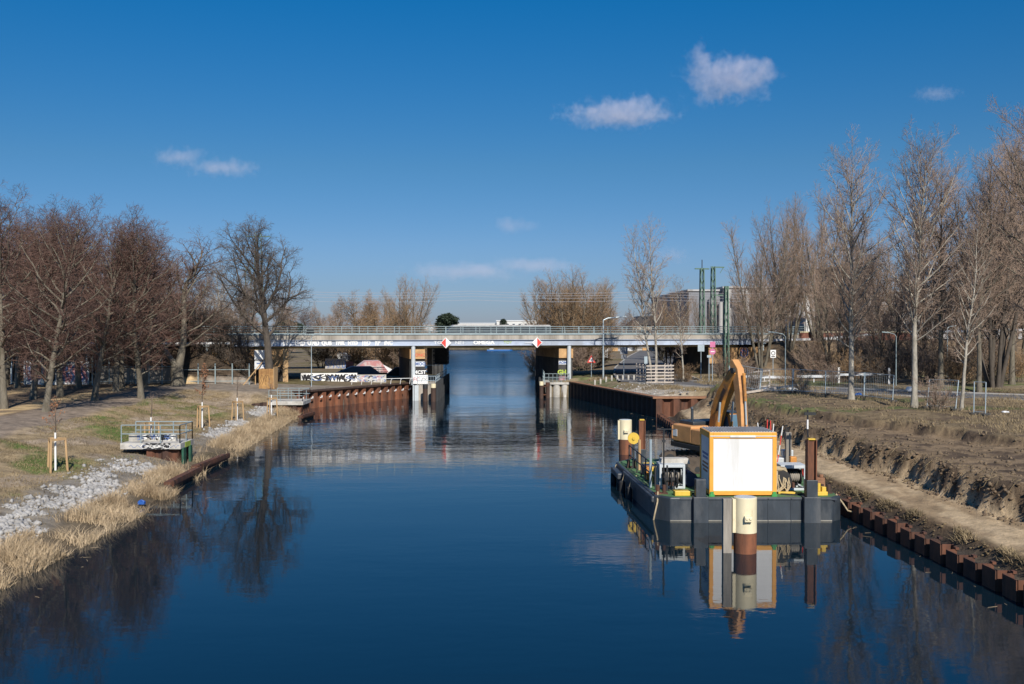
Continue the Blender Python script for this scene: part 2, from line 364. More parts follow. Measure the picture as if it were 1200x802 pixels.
# soil colours by zone
X, Y, Z = GXX, GYY, GZ
u, v = XL(Y)-X, X-XR(Y)
def C(*c): return np.array(c)[None, None, :]
def lay(base, c, m): m = np.clip(m, 0, 1)[..., None]; return base*(1-m)+C(*c)*m
na = fbm(X*.22+5, Y*.22, 5); nb = fbm(X*.9, Y*.9+31, 4); nc = fbm(X*.12+50, Y*.12, 4); nd = fbm(X*2.5, Y*2.5, 3)
c = np.zeros(X.shape+(3,))+C(.19, .15, .10)
c = lay(c, (.15, .125, .06), sstep(.5, .6, nc))
left = (X < 0) & (Y < 110)
mL = left.astype(float)
slope = mL*sstep(2, 4.5, u)
c = lay(c, (.31, .235, .14), slope)
c = lay(c, (.10, .14, .038), slope*sstep(.45, .56, na)*sstep(3.5, 5.5, u)*(1-sstep(10, 11.5, u)))
c = lay(c, (.33, .26, .185), slope*sstep(.55, .62, fbm(X*.5+9, Y*.2+u*.3, 4))*(1-sstep(10, 11, u)))
pth = mL*sstep(10.2, 11.2, u+1.2*(na-.5))
c = lay(c, (.245, .195, .15), pth)
c = lay(c, (.17, .125, .085), mL*sstep(14.6, 15.6, u+1.5*(na-.5)))
mu = u+3.0*(fbm(Y*.05, X*0+3.3, 2)-.5)
c = lay(c, (.50, .365, .20), mL*(sstep(15.6, 16.1, mu)*(1-sstep(17.9, 18.4, mu)))*sstep(.3, .42, nb))
c = lay(c, (.40, .29, .16), mL*(sstep(23, 23.6, mu)*(1-sstep(25, 25.6, mu)))*sstep(.32, .44, nb))
c = lay(c, (.225, .20, .165), mL*sstep(1.4, 2.2, u+1.2*(nb-.5))*(1-sstep(np.where(Y > 62, 3.0, 4.0), np.where(Y > 62, 3.8, 5.2), u+1.5*(nb-.5)))*(Y < 96))
c = lay(c, (.11, .085, .055), mL*(1-sstep(.4, 1.6, u)))
c = lay(c, (.23, .195, .16), mL*sstep(98, 101, Y)*(u > .3)*(1-sstep(14, 17, u)))
right = ((X > 5) & (Y < 93)).astype(float)
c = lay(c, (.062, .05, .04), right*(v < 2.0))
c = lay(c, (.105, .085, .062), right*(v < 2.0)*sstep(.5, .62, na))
sh = right*sstep(2.1, 2.4, v)*(Z < 1.02)
c = lay(c, (.46, .35, .22), sh)
c = lay(c, (.33, .24, .145), sh*sstep(.48, .6, fbm(X*1.4, Y*.25+3, 4)))
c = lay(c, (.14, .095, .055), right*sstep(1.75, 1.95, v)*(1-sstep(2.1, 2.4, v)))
cl = right*((Z >= .95) & (v > 3.6))
c = lay(c, (.13, .09, .056), cl)
c = lay(c, (.36, .265, .165), cl*sstep(.5, .6, fbm(Y*1.1, X*.5+Z*.8, 4)))
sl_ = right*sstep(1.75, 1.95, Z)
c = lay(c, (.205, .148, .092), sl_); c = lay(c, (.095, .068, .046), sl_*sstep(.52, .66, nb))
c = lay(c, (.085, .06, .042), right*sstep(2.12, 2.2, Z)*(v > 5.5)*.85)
top = right*sstep(2.42, 2.52, Z)
c = lay(c, (.20, .15, .088), top); c = lay(c, (.12, .135, .05), top*sstep(.56, .66, na)); c = lay(c, (.11, .08, .055), top*sstep(.55, .65, nb)*.8)
mid = ((X > 5) & (Y >= 92) & (Y < 140)).astype(float)
c = lay(c, (.22, .175, .11), mid); c = lay(c, (.40, .35, .28), mid*(1-sstep(2, 5, v+3*(nb-.5)))*(Y < 102)); c = lay(c, (.13, .14, .06), mid*sstep(.55, .64, na))
s_ = X*BX+(Y-118)*BY; t_ = -X*BY+(Y-118)*BX
emb = ((Z > 2.9) & (np.abs(s_) > 26)).astype(float)
c = lay(c, (.20, .145, .09), emb); c = lay(c, (.11, .08, .055), emb*sstep(.5, .6, nb)); c = lay(c, (.075, .055, .038), emb*(X < 0))
c = lay(c, (.03, .028, .022), (Z < -.15).astype(float))
c = c*(.82+.36*nd[..., None])
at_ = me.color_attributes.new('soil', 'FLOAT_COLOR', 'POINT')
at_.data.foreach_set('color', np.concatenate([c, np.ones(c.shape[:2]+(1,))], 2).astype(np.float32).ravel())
gm = bpy.data.materials.new('ground_soil'); gm.use_nodes = True
n, l = gm.node_tree.nodes, gm.node_tree.links; b = n['Principled BSDF']; b.inputs['Roughness'].default_value = .92; b.inputs['Specular IOR Level'].default_value = .2
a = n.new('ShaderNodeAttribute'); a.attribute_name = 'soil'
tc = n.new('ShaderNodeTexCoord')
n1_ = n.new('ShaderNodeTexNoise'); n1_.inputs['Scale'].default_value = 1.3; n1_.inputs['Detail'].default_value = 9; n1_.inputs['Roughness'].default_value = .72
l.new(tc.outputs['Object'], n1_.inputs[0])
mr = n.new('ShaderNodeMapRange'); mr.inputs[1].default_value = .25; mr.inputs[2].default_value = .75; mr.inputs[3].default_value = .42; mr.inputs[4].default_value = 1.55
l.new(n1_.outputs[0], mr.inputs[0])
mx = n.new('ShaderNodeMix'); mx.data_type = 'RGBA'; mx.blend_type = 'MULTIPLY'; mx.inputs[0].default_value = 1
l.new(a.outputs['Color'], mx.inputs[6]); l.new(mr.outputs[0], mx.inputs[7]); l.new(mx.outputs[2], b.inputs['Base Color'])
n2_ = n.new('ShaderNodeTexNoise'); n2_.inputs['Scale'].default_value = 4; n2_.inputs['Detail'].default_value = 8; n2_.inputs['Roughness'].default_value = .7
l.new(tc.outputs['Object'], n2_.inputs[0])
bp = n.new('ShaderNodeBump'); bp.inputs['Strength'].default_value = .8; bp.inputs['Distance'].default_value = .12
l.new(n2_.outputs[0], bp.inputs['Height']); l.new(bp.outputs[0], b.inputs['Normal'])
me.materials.append(gm)
ground = bpy.data.objects.new('ground', me); COL.objects.link(ground); tag(ground, kind='structure')
def gz(x, y): return float(ground_z(np.array([x]), np.array([y]))[0])

# water
wm = bpy.data.materials.new('canal_water'); wm.use_nodes = True
n, l = wm.node_tree.nodes, wm.node_tree.links; b = n['Principled BSDF']
b.inputs['Base Color'].default_value = (.004, .013, .022, 1); b.inputs['Roughness'].default_value = .025; b.inputs['IOR'].default_value = 1.39
tc = n.new('ShaderNodeTexCoord')
def wn(scale, sx, sy, det, rough=.5):
    mp = n.new('ShaderNodeMapping'); mp.inputs['Scale'].default_value = (sx, sy, 1); l.new(tc.outputs['Object'], mp.inputs[0])
    q = n.new('ShaderNodeTexNoise'); q.inputs['Scale'].default_value = scale; q.inputs['Detail'].default_value = det; q.inputs['Roughness'].default_value = rough
    l.new(mp.outputs[0], q.inputs[0]); return q.outputs[0]
fine = wn(2.6, .55, 1, 3); swell = wn(.45, .35, 1, 2); patch = wn(.05, .6, 1, 3)
pr = n.new('ShaderNodeMapRange'); pr.inputs[1].default_value = .38; pr.inputs[2].default_value = .62; pr.inputs[3].default_value = .25; pr.inputs[4].default_value = 1.0
l.new(patch, pr.inputs[0])
sx = n.new('ShaderNodeSeparateXYZ'); l.new(tc.outputs['Object'], sx.inputs[0])
dist = n.new('ShaderNodeMapRange'); dist.inputs[1].default_value = 45; dist.inputs[2].default_value = 125; dist.inputs[3].default_value = .34; dist.inputs[4].default_value = 3.2   # a breeze ruffles the far reach
l.new(sx.outputs['Y'], dist.inputs[0])
far_ = n.new('ShaderNodeMapRange'); far_.inputs[1].default_value = 120; far_.inputs[2].default_value = 210; far_.inputs[3].default_value = 0; far_.inputs[4].default_value = 9
l.new(sx.outputs['Y'], far_.inputs[0])
def mth(op, a, b2):
    q = n.new('ShaderNodeMath'); q.operation = op
    for i, x in enumerate((a, b2)):
        if isinstance(x, (int, float)): q.inputs[i].default_value = x
        else: l.new(x, q.inputs[i])
    return q.outputs[0]
rgh = n.new('ShaderNodeMapRange'); rgh.inputs[1].default_value = 95; rgh.inputs[2].default_value = 220; rgh.inputs[3].default_value = .025; rgh.inputs[4].default_value = .30   # wavelets too small to draw far off
l.new(sx.outputs['Y'], rgh.inputs[0]); l.new(rgh.outputs[0], b.inputs['Roughness'])
amp = mth('MULTIPLY', pr.outputs[0], mth('ADD', dist.outputs[0], far_.outputs[0]))
h = mth('ADD', mth('MULTIPLY', fine, .010), mth('MULTIPLY', swell, .030))
h = mth('MULTIPLY', h, amp)
bp = n.new('ShaderNodeBump'); bp.inputs['Strength'].default_value = 1; bp.inputs['Distance'].default_value = 1
l.new(h, bp.inputs['Height']); l.new(bp.outputs[0], b.inputs['Normal'])
mb = MB(); mb.add([(-160, -60, 0), (160, -60, 0), (160, 390, 0), (-160, 390, 0)], [(0, 1, 2, 3)])
water = mb.build('canal_water', wm); tag(water, kind='structure')

# roads
def ribbon(name, pts, wd, m, dz=.06, kerb=None, lines=False):
    pts = [Vector(p).to_2d() for p in pts]
    fine_ = []
    for i in range(len(pts)-1):
        k = max(2, int((pts[i+1]-pts[i]).length/1.5))
        for j in range(k): fine_.append(pts[i].lerp(pts[i+1], j/k))
    fine_.append(pts[-1])
    for _ in range(12):
        fine_ = [fine_[0]]+[(fine_[i-1]+fine_[i]*2+fine_[i+1])/4 for i in range(1, len(fine_)-1)]+[fine_[-1]]
    vs, vk, fs = [], [], []
    hs_ = []
    for p in fine_: hs_.append(max(gz(p.x, p.y), 1.7))
    hs_ = np.convolve(np.pad(hs_, 6, mode='edge'), np.ones(13)/13, 'valid')
    mbk = MB(); prev = None; mb = MB(); K = []
    for i, p in enumerate(fine_):
        t = (fine_[min(i+1, len(fine_)-1)]-fine_[max(i-1, 0)]).normalized(); nn = Vector((-t.y, t.x))
        z = hs_[i]+dz
        for o in (-.5, 0, .5): q = p+nn*wd*o; vs.append((q.x, q.y, z))
        K.append((p, nn, z))
    for i in range(len(fine_)-1):
        for j in range(2): fs.append((i*3+j, i*3+j+1, i*3+j+4, i*3+j+3))
    # skirt so that the sheet rests on the ground
    mb.add(vs, fs); o = len(vs)
    mb.add([(x, y, z-.5) for x, y, z in vs], [(i*3, i*3+3, i*3+3, i*3) for i in range(0)])
    for side in (0, 2):
        for i in range(len(fine_)-1):
            mb.f.append((i*3+side, (i+1)*3+side, o+(i+1)*3+side, o+i*3+side)); mb.mi.append(0)
    r = mb.build(name, m, fix=False); tag(r, kind='structure')
    if kerb:
        for sgn in (-1, 1):
            mk = MB(); ring = []
            for p, nn, z in K:
                a = p+nn*sgn*(wd/2+.0); b_ = p+nn*sgn*(wd/2+.22)
                ring.append([(a.x, a.y, z-.4), (a.x, a.y, z+.1), (b_.x, b_.y, z+.1), (b_.x, b_.y, z-.4)])
            vs2 = [q for r_ in ring for q in r_]
            mk.add(vs2, [(i*4+j, i*4+j+1, i*4+j+5, i*4+j+4) for i in range(len(ring)-1) for j in range(3)])
            ko = mk.build('kerb', kerb, fix=False); tag(ko, kind='structure')
    return K
ribbon('bank_road', ROADS[0], 7.2, M['asphalt'], kerb=M['kerb'])
ribbon('bridge_underpass_road', ROADS[1], 8.6, M['asphalt'], dz=.064, kerb=M['kerb'])
# ------------------------------------------------------------------ bare trees
class TB:                                   # fast branch builder: one list of tubes
    def __init__(s): s.v, s.f = [], []
    def tube(s, pts, rad, n):
        o = len(s.v); k = len(pts)
        t = (pts[-1]-pts[0])
        if t.length < 1e-6: return
        t.normalize(); u = t.orthogonal().normalized(); w_ = t.cross(u)
        cs = [(math.cos(2*math.pi*j/n), math.sin(2*math.pi*j/n)) for j in range(n)]
        for i in range(k):
            p, r = pts[i], rad[i]
            for a, b in cs: s.v.append((p.x+(u.x*a+w_.x*b)*r, p.y+(u.y*a+w_.y*b)*r, p.z+(u.z*a+w_.z*b)*r))
        for i in range(k-1):
            for j in range(n):
                j2 = (j+1) % n
                s.f.append((o+i*n+j, o+i*n+j2, o+(i+1)*n+j2, o+(i+1)*n+j))
    def mesh(s, name, m, smooth=True):
        me = bpy.data.meshes.new(name); me.from_pydata(s.v, [], s.f); me.materials.append(m)
        if smooth: me.polygons.foreach_set('use_smooth', [True]*len(me.polygons))
        return me
def shoot(rng, p, d, L, r0, r1, segs, wob, trop):
    pts, rad, dirs = [p.copy()], [r0], [d.copy()]
    for i in range(segs):
        d = (d+Vector((rng.gauss(0, wob), rng.gauss(0, wob), rng.gauss(0, wob)+trop))).normalized()
        p = p+d*(L/segs); pts.append(p.copy()); dirs.append(d.copy()); rad.append(r0+(r1-r0)*(i+1)/segs)
    return pts, rad, dirs
def grow(rng, trunk, crown, p, d, L, r, lev, spec, az0=None):
    sp = spec[lev]
    pts, rad, dirs = shoot(rng, p, d, L, r, max(r*sp.get('tip', .25), sp.get('rmin', .006)), sp['segs'], sp['wob'], sp['trop'])
    if lev == 0 and sp.get('flare'): rad[0] *= sp['flare']
    (trunk if sp.get('wood') else crown).tube(pts, rad, sp['sides'])
    if lev+1 >= len(spec): return
    nx_ = spec[lev+1]; nc = nx_['n']
    if lev > 0: nc = max(2, int(round(nc*min(1.35, .35+.65*L/sp['ref']))))
    az = rng.random()*6.28
    for k in range(nc):
        t = nx_['t0']+(nx_['t1']-nx_['t0'])*((k+rng.random()*.9)/nc)
        f = t*(len(pts)-1); i = min(int(f), len(pts)-2); f -= i
        q = pts[i].lerp(pts[i+1], f); rr = rad[i]+(rad[i+1]-rad[i])*f
        dd = dirs[min(i+1, len(dirs)-1)]
        az += 2.4+rng.gauss(0, .4)
        ang = R(nx_['a0']+(nx_['a1']-nx_['a0'])*t+rng.gauss(0, 8))
        u = dd.orthogonal().normalized(); w_ = dd.cross(u)
        cd = dd*math.cos(ang)+(u*math.cos(az)+w_*math.sin(az))*math.sin(ang)
        tn = (t-nx_['t0'])/max(nx_['t1']-nx_['t0'], .01)
        sh = nx_['shape'](tn) if 'shape' in nx_ else 1-.5*tn
        cl = nx_['len']*sh*rng.uniform(.75, 1.2)*(1 if lev == 0 else min(1.25, .4+.6*L/sp['ref']))
        grow(rng, trunk, crown, q, cd, cl, min(rr*.72, nx_['r']*(.55+.6*sh)), lev+1, spec)
def make_tree(seed, specs, wood, twig, extra=None):
    rng = random.Random(seed); tr, cr = TB(), TB()
    for (p, d, L, r, spec) in specs(rng): grow(rng, tr, cr, Vector(p), Vector(d).normalized(), L, r, 0, spec)
    return [('trunk', tr.mesh('trunk', wood)), ('crown', cr.mesh('crown', twig, False))]
def sp_linden(H, dens=1.25, spread=.36, low=.16, twig=1.0):
    def f(rng):
        lv = [dict(segs=12, wob=.035, trop=.03, sides=10, wood=True, flare=1.35, tip=.1),
              dict(n=int(34*dens), t0=low, t1=.98, a0=78, a1=28, len=H*spread, r=.085, segs=6, wob=.11, trop=.055, sides=5, wood=True, tip=.3, ref=H*spread, shape=lambda t: .55+.55*math.sin(min(1, t*1.5)*math.pi*.62)-.55*t),
              dict(n=12, t0=.12, t1=1, a0=62, a1=38, len=H*.115, r=.03, segs=4, wob=.14, trop=.04, sides=4, tip=.4, ref=H*.105, rmin=.008),
              dict(n=8, t0=.12, t1=1, a0=58, a1=40, len=H*.056*twig, r=.012, segs=2, wob=.16, trop=.02, sides=3, tip=.6, ref=H*.05, rmin=.006),
              dict(n=4, t0=.15, t1=1, a0=50, a1=35, len=H*.030*twig, r=.008, segs=1, wob=.1, trop=.0, sides=3, tip=.6, ref=1, rmin=.005)]
        return [((0, 0, -.3), (rng.gauss(0, .03), rng.gauss(0, .03), 1), H*.98, H*.0165, lv)]
    return f
def sp_poplar(H, n=42, low=.22, spread=.32, r=.0125, lean=(0, 0), dens=1.0):
    def f(rng):
        lv = [dict(segs=14, wob=.03, trop=.05, sides=10, wood=True, flare=1.4, tip=.08),
              dict(n=n, t0=low, t1=.98, a0=58, a1=30, len=H*spread, r=.075, segs=7, wob=.08, trop=.055, sides=5, wood=True, tip=.25, ref=H*spread, shape=lambda t: (.42+.75*math.sin(min(1, t*1.25)*math.pi*.6))*(1-.58*t)),
              dict(n=int(12*dens), t0=.12, t1=1, a0=48, a1=30, len=H*.095, r=.024, segs=4, wob=.10, trop=.08, sides=4, tip=.4, ref=H*.085, rmin=.008),
              dict(n=int(8*dens), t0=.12, t1=1, a0=50, a1=30, len=H*.042, r=.012, segs=2, wob=.12, trop=.07, sides=3, tip=.6, ref=H*.035, rmin=.006),
              dict(n=4, t0=.15, t1=1, a0=48, a1=30, len=H*.021, r=.008, segs=1, wob=.1, trop=.05, sides=3, tip=.6, ref=1, rmin=.005)]
        return [((0, 0, -.3), (lean[0], lean[1], 1), H*.99, H*r, lv)]
    return f
def sp_fan(H, stems=6, spread=18, n=24, base=.0):
    def f(rng):
        out = []
        for k in range(stems):
            a = 6.283*k/stems+rng.gauss(0, .3); an = R(min(spread, abs(rng.gauss(spread*.7, spread*.35))))
            h = H*rng.uniform(.78, 1.0)
            lv = [dict(segs=12, wob=.03, trop=.05, sides=7, wood=True, flare=1.2, tip=.1),
                  dict(n=n, t0=.2, t1=.98, a0=42, a1=22, len=h*.28, r=.05, segs=6, wob=.08, trop=.07, sides=4, wood=True, tip=.25, ref=h*.26, shape=lambda t: 1.05-.6*t),
                  dict(n=11, t0=.12, t1=1, a0=46, a1=28, len=h*.10, r=.02, segs=3, wob=.10, trop=.08, sides=3, tip=.45, ref=h*.10, rmin=.008),
                  dict(n=9, t0=.12, t1=1, a0=48, a1=30, len=h*.045, r=.011, segs=1, wob=.10, trop=.07, sides=3, tip=.6, ref=1, rmin=.006)]
            out.append(((math.cos(a)*.35, math.sin(a)*.35, -.3), (math.cos(a)*math.sin(an), math.sin(a)*math.sin(an), math.cos(an)), h, H*.0095, lv))
        return out
    return f
def sp_oak(H):
    def f(rng):
        tail = [dict(n=9, t0=.15, t1=1, a0=56, a1=36, len=H*.17, r=.05, segs=5, wob=.15, trop=.03, sides=4, wood=True, tip=.35, ref=H*.15, rmin=.012),
                dict(n=9, t0=.12, t1=1, a0=58, a1=38, len=H*.085, r=.02, segs=3, wob=.16, trop=.03, sides=3, tip=.45, ref=H*.075, rmin=.008),
                dict(n=6, t0=.12, t1=1, a0=55, a1=35, len=H*.04, r=.010, segs=2, wob=.15, trop=.02, sides=3, tip=.6, ref=H*.04, rmin=.006),
                dict(n=3, t0=.2, t1=1, a0=48, a1=35, len=H*.02, r=.007, segs=1, wob=.1, trop=.0, sides=3, tip=.6, ref=1, rmin=.005)]
        lv0 = [dict(segs=9, wob=.05, trop=.05, sides=12, wood=True, flare=1.35, tip=.18),
               dict(n=17, t0=.36, t1=.97, a0=72, a1=28, len=H*.45, r=.15, segs=8, wob=.10, trop=.035, sides=7, wood=True, tip=.2, ref=H*.38, shape=lambda t: 1.12-.62*t)]+tail
        return [((0, 0, -.3), (0, 0, 1), H*.9, H*.027, lv0)]
    return f
def sp_fork(H):
    def f(rng):
        tail = [dict(n=22, t0=.15, t1=.98, a0=72, a1=32, len=H*.34, r=.10, segs=7, wob=.12, trop=.05, sides=6, wood=True, tip=.25, ref=H*.26, shape=lambda t: 1.0-.5*t),
                dict(n=11, t0=.15, t1=1, a0=58, a1=36, len=H*.13, r=.032, segs=4, wob=.15, trop=.03, sides=4, tip=.4, ref=H*.12, rmin=.008),
                dict(n=8, t0=.15, t1=1, a0=55, a1=38, len=H*.05, r=.013, segs=2, wob=.15, trop=.02, sides=3, tip=.5, ref=H*.05, rmin=.006),
                dict(n=4, t0=.2, t1=1, a0=48, a1=35, len=H*.025, r=.008, segs=1, wob=.1, trop=.0, sides=3, tip=.6, ref=1, rmin=.005)]
        base = [dict(segs=4, wob=.02, trop=.02, sides=12, wood=True, flare=1.45, tip=.85)]
        st = [dict(segs=10, wob=.09, trop=.04, sides=9, wood=True, tip=.15)]+tail
        return [((0, 0, -.3), (.02, 0, 1), H*.16, H*.036, base), ((.1, 0, H*.13), (.2, .05, 1), H*.84, H*.022, st), ((-.1, 0, H*.13), (-.6, .1, 1), H*.66, H*.018, st)]
    return f
def sp_bush(H, stems=14, spread=32):
    def f(rng):
        out = []
        for k in range(stems):
            a = 6.283*k/stems+rng.gauss(0, .3); an = R(abs(rng.gauss(spread*.7, spread*.5)))
            h = H*rng.uniform(.6, 1.05)
            lv = [dict(segs=6, wob=.10, trop=.03, sides=4, wood=True, tip=.25, rmin=.008),
                  dict(n=11, t0=.15, t1=1, a0=48, a1=30, len=h*.4, r=.02, segs=4, wob=.14, trop=.05, sides=3, tip=.4, ref=h*.4, rmin=.008, shape=lambda t: 1.0-.5*t),
                  dict(n=8, t0=.15, t1=1, a0=50, a1=32, len=h*.15, r=.011, segs=2, wob=.14, trop=.04, sides=3, tip=.6, ref=h*.15, rmin=.006),
                  dict(n=5, t0=.15, t1=1, a0=50, a1=32, len=h*.07, r=.009, segs=1, wob=.14, trop=.04, sides=3, tip=.6, ref=1, rmin=.006)]
            out.append(((math.cos(a)*.3, math.sin(a)*.3, -.1), (math.cos(a)*math.sin(an), math.sin(a)*math.sin(an), math.cos(an)), h, max(.03, H*.008), lv))
        return out
    return f
PROTO = {}
def proto(key, H, seed, specs, wood, twig): PROTO[key] = (H, make_tree(seed, specs, wood, twig))
proto('linden1', 14.5, 3, sp_linden(14.5), M['bark'], M['twig_red'])
proto('linden2', 14.5, 8, sp_linden(14.5, spread=.33, low=.2), M['bark'], M['twig_red'])
proto('linden3', 14.5, 21, sp_linden(14.5, spread=.40, low=.22), M['bark'], M['twig_red'])
proto('oak', 16.6, 11, sp_oak(16.6), M['bark_dark'], M['twig_dark'])
proto('fork', 17, 5, sp_fork(17), M['bark'], M['twig_red'])
proto('poplar1', 20, 7, sp_poplar(20), M['bark_pale'], M['twig_brown'])
proto('poplar2', 20, 16, sp_poplar(20, n=48, low=.27, spread=.37), M['bark_pale'], M['twig_brown'])
proto('slim', 17.5, 31, sp_poplar(17.5, n=34, low=.26, spread=.27, r=.010, dens=.7), M['bark_pale'], M['twig_brown'])
proto('fan1', 20, 9, sp_fan(20, 7, 20), M['bark'], M['twig_brown'])
proto('fan2', 20, 13, sp_fan(20, 5, 16), M['bark'], M['twig_brown'])
proto('bush1', 3, 4, sp_bush(3), M['bark'], M['twig_brown'])
proto('bush2', 3, 44, sp_bush(3, 18, 40), M['bark'], M['twig_straw'])
proto('wild', 10, 77, sp_linden(10, dens=.95, spread=.40, low=.10, twig=1.2), M['bark'], M['twig_brown'])
NTREE = [0]
used_first = set()
def tree(key, name, label, cat, x, y, h, group=None, rz=None, z=None, wide=1.0, twig=None, wood=None, lean=(0, 0)):
    H, parts = PROTO[key]; k = h/H*{'poplar1': .90, 'poplar2': .87, 'slim': .93, 'fan1': .90, 'fan2': .90, 'linden1': .97, 'linden2': .97, 'linden3': .97, 'oak': .94, 'fork': .92}.get(key, 1); NTREE[0] += 1
    t = thing(name, label, cat, (x, y, gz(x, y)-.05 if z is None else z), (NTREE[0]*2.17 if rz is None else rz), group)
    t.rotation_mode = 'ZYX'; t.rotation_euler.x, t.rotation_euler.y = lean
    for pn, me in parts:
        o = bpy.data.objects.new(pn, me); COL.objects.link(o); o.parent = t; o.scale = (k*wide, k*wide, k)
        alt = twig if pn == 'crown' else wood
        if alt is not None: o.material_slots[0].link = 'OBJECT'; o.material_slots[0].material = alt
    return t
def px_tree(key, name, label, cat, px, Y, h, **kw):
    return tree(key, name, label, cat, (px-600)/1200*Y, Y, h, **kw)
PARK = 'bare lindens in the park on the left bank'
for key, px, Y, top, lab in [
    ('linden3', 4, 72, 236, 'bare linden cut by the left picture edge, thick trunk at the path'),
    ('linden1', 53, 70, 246, 'bare linden nearest the camera, pale straight trunk beside the sandy path'),
    ('linden2', 38, 82, 250, 'bare linden with slim trunk just left of the pale foremost trunk'),
    ('linden3', 70, 85, 252, 'bare linden standing just right behind the pale foremost trunk'),
    ('linden1', 110, 80.5, 256, 'bare linden with a twin stem in the middle of the park row'),
    ('linden2', 135, 92, 262, 'bare linden with leaning lower trunk behind the row'),
    ('linden1', 165, 83.5, 262, 'bare linden at the right end of the park row, dark slim trunk'),
    ('linden2', 168, 96, 275, 'bare linden tucked behind the last slim trunk of the park row'),
    ('linden3', 20, 96, 262, 'bare linden further back at the far left of the park'),
    ('linden1', 92, 97, 262, 'bare linden at the back of the park before the graffiti wall'),
    ('linden2', -40, 84, 240, 'bare linden outside the left edge whose twigs reach into view'),
    ('linden3', 142, 101, 272, 'bare linden at the foot of the pipe line behind the park'),
    ('linden1', 55, 100.5, 268, 'bare linden in front of the pink graffiti wall at the back of the park'),
    ('linden2', 5, 101, 262, 'bare linden by the brick building far left'),
]:
    base = gz((px-600)/1200*Y, Y)
    h = (8-base)+(385-top)*Y/1200
    px_tree(key, 'linden_tree', lab, 'tree', px, Y, h, group=PARK, wide=1.13)
tw = TB(); rng = random.Random(2)
px_tree('fork', 'forked_tree', 'big bare tree forking low with thick grey trunk, left of the boxed tree', 'tree', 208, 104, 16.4, rz=.3, wide=1.3)
px_tree('oak', 'oak_tree', 'broad dark bare oak whose trunk foot is boxed in planks', 'tree', 317, 104, 16.9, rz=.7, wide=1.12)
# right bank
RB = 'tall bare poplars on the right bank'
px_tree('poplar1', 'poplar_tree', 'tall bare poplar with white trunk behind the fence posts', 'tree', 998, 76, 19.9, group=RB, rz=1.0)
px_tree('poplar2', 'poplar_tree', 'tallest bare poplar with pale straight trunk at the road edge', 'tree', 1072, 69.5, 19.8, group=RB, rz=2.0)
px_tree('slim', 'poplar_tree', 'slender white stemmed poplar leaning right near the leaning fence posts', 'tree', 1127, 67.5, 13.5, group=RB, rz=.5, lean=(0, R(4)))
px_tree('fan1', 'poplar_tree', 'large bare poplar with dark trunk beyond the road at the right edge', 'tree', 1166, 94, 27, group=RB, rz=3.0, wide=.9, wood=M['bark_dark'])
px_tree('poplar2', 'poplar_tree', 'bare tree at the right picture edge reaching a heavy limb inward', 'tree', 1222, 74, 23, group=RB, rz=4.4, wide=1.2, wood=M['bark'])
px_tree('fan2', 'poplar_tree', 'many stemmed bare poplar left of the cluster above the road bridge end', 'tree', 893, 118, 19.5, group=RB, rz=.4)
px_tree('fan1', 'poplar_tree', 'many stemmed bare poplar in the middle of the cluster above the pipe', 'tree', 925, 122, 20.5, group=RB, rz=1.4, wide=.8)
px_tree('fan2', 'poplar_tree', 'many stemmed bare poplar right of the cluster beside the glass tower', 'tree', 957, 125, 20.6, group=RB, rz=2.4)
px_tree('fan2', 'poplar_tree', 'bare poplar with dark stems between the white trunk and the tallest poplar', 'tree', 1040, 104, 16, group=RB, rz=3.9, wood=M['bark_dark'])
px_tree('fan1', 'poplar_tree', 'bare poplar beyond the road behind the tallest poplar', 'tree', 1090, 112, 21, group=RB, rz=5.1, wide=.7, wood=M['bark_dark'])
px_tree('fan2', 'poplar_tree', 'bare poplar behind the slender leaning white stem', 'tree', 1136, 116, 20.5, group=RB, rz=.2)
px_tree('fan1', 'poplar_tree', 'bare poplar in the back row at the far right', 'tree', 1193, 122, 26, group=RB, rz=2.2, wide=.8)
px_tree('slim', 'poplar_tree', 'pale leaning poplar of the pair beside the white pallet fence', 'tree', 765, 109, 17.3, group=RB, rz=.8, lean=(0, R(-9)), wide=.95)
px_tree('slim', 'poplar_tree', 'upright pale poplar of the pair beside the white pallet fence', 'tree', 769, 108, 17.9, group=RB, rz=2.9, wide=.95, lean=(0, R(2)))
px_tree('slim', 'poplar_tree', 'thin young poplar right of the white pallet fence', 'tree', 801, 108, 11.5, group=RB, rz=1.9)
px_tree('poplar1', 'poplar_tree', 'bare poplar between the tallest one and the slender leaning stem', 'tree', 1103, 98, 23, group=RB, rz=.9, wood=M['bark'])
px_tree('poplar2', 'poplar_tree', 'bare poplar between the slender leaning stem and the dark trunk', 'tree', 1148, 90, 21, group=RB, rz=1.7, wood=M['bark'])
px_tree('poplar1', 'poplar_tree', 'bare poplar right of the dark trunk beyond the road', 'tree', 1186, 100, 25, group=RB, rz=2.9, wood=M['bark'])
px_tree('fan2', 'poplar_tree', 'bare many stemmed tree filling the gap left of the white trunk', 'tree', 978, 112, 19, group=RB, rz=.6)
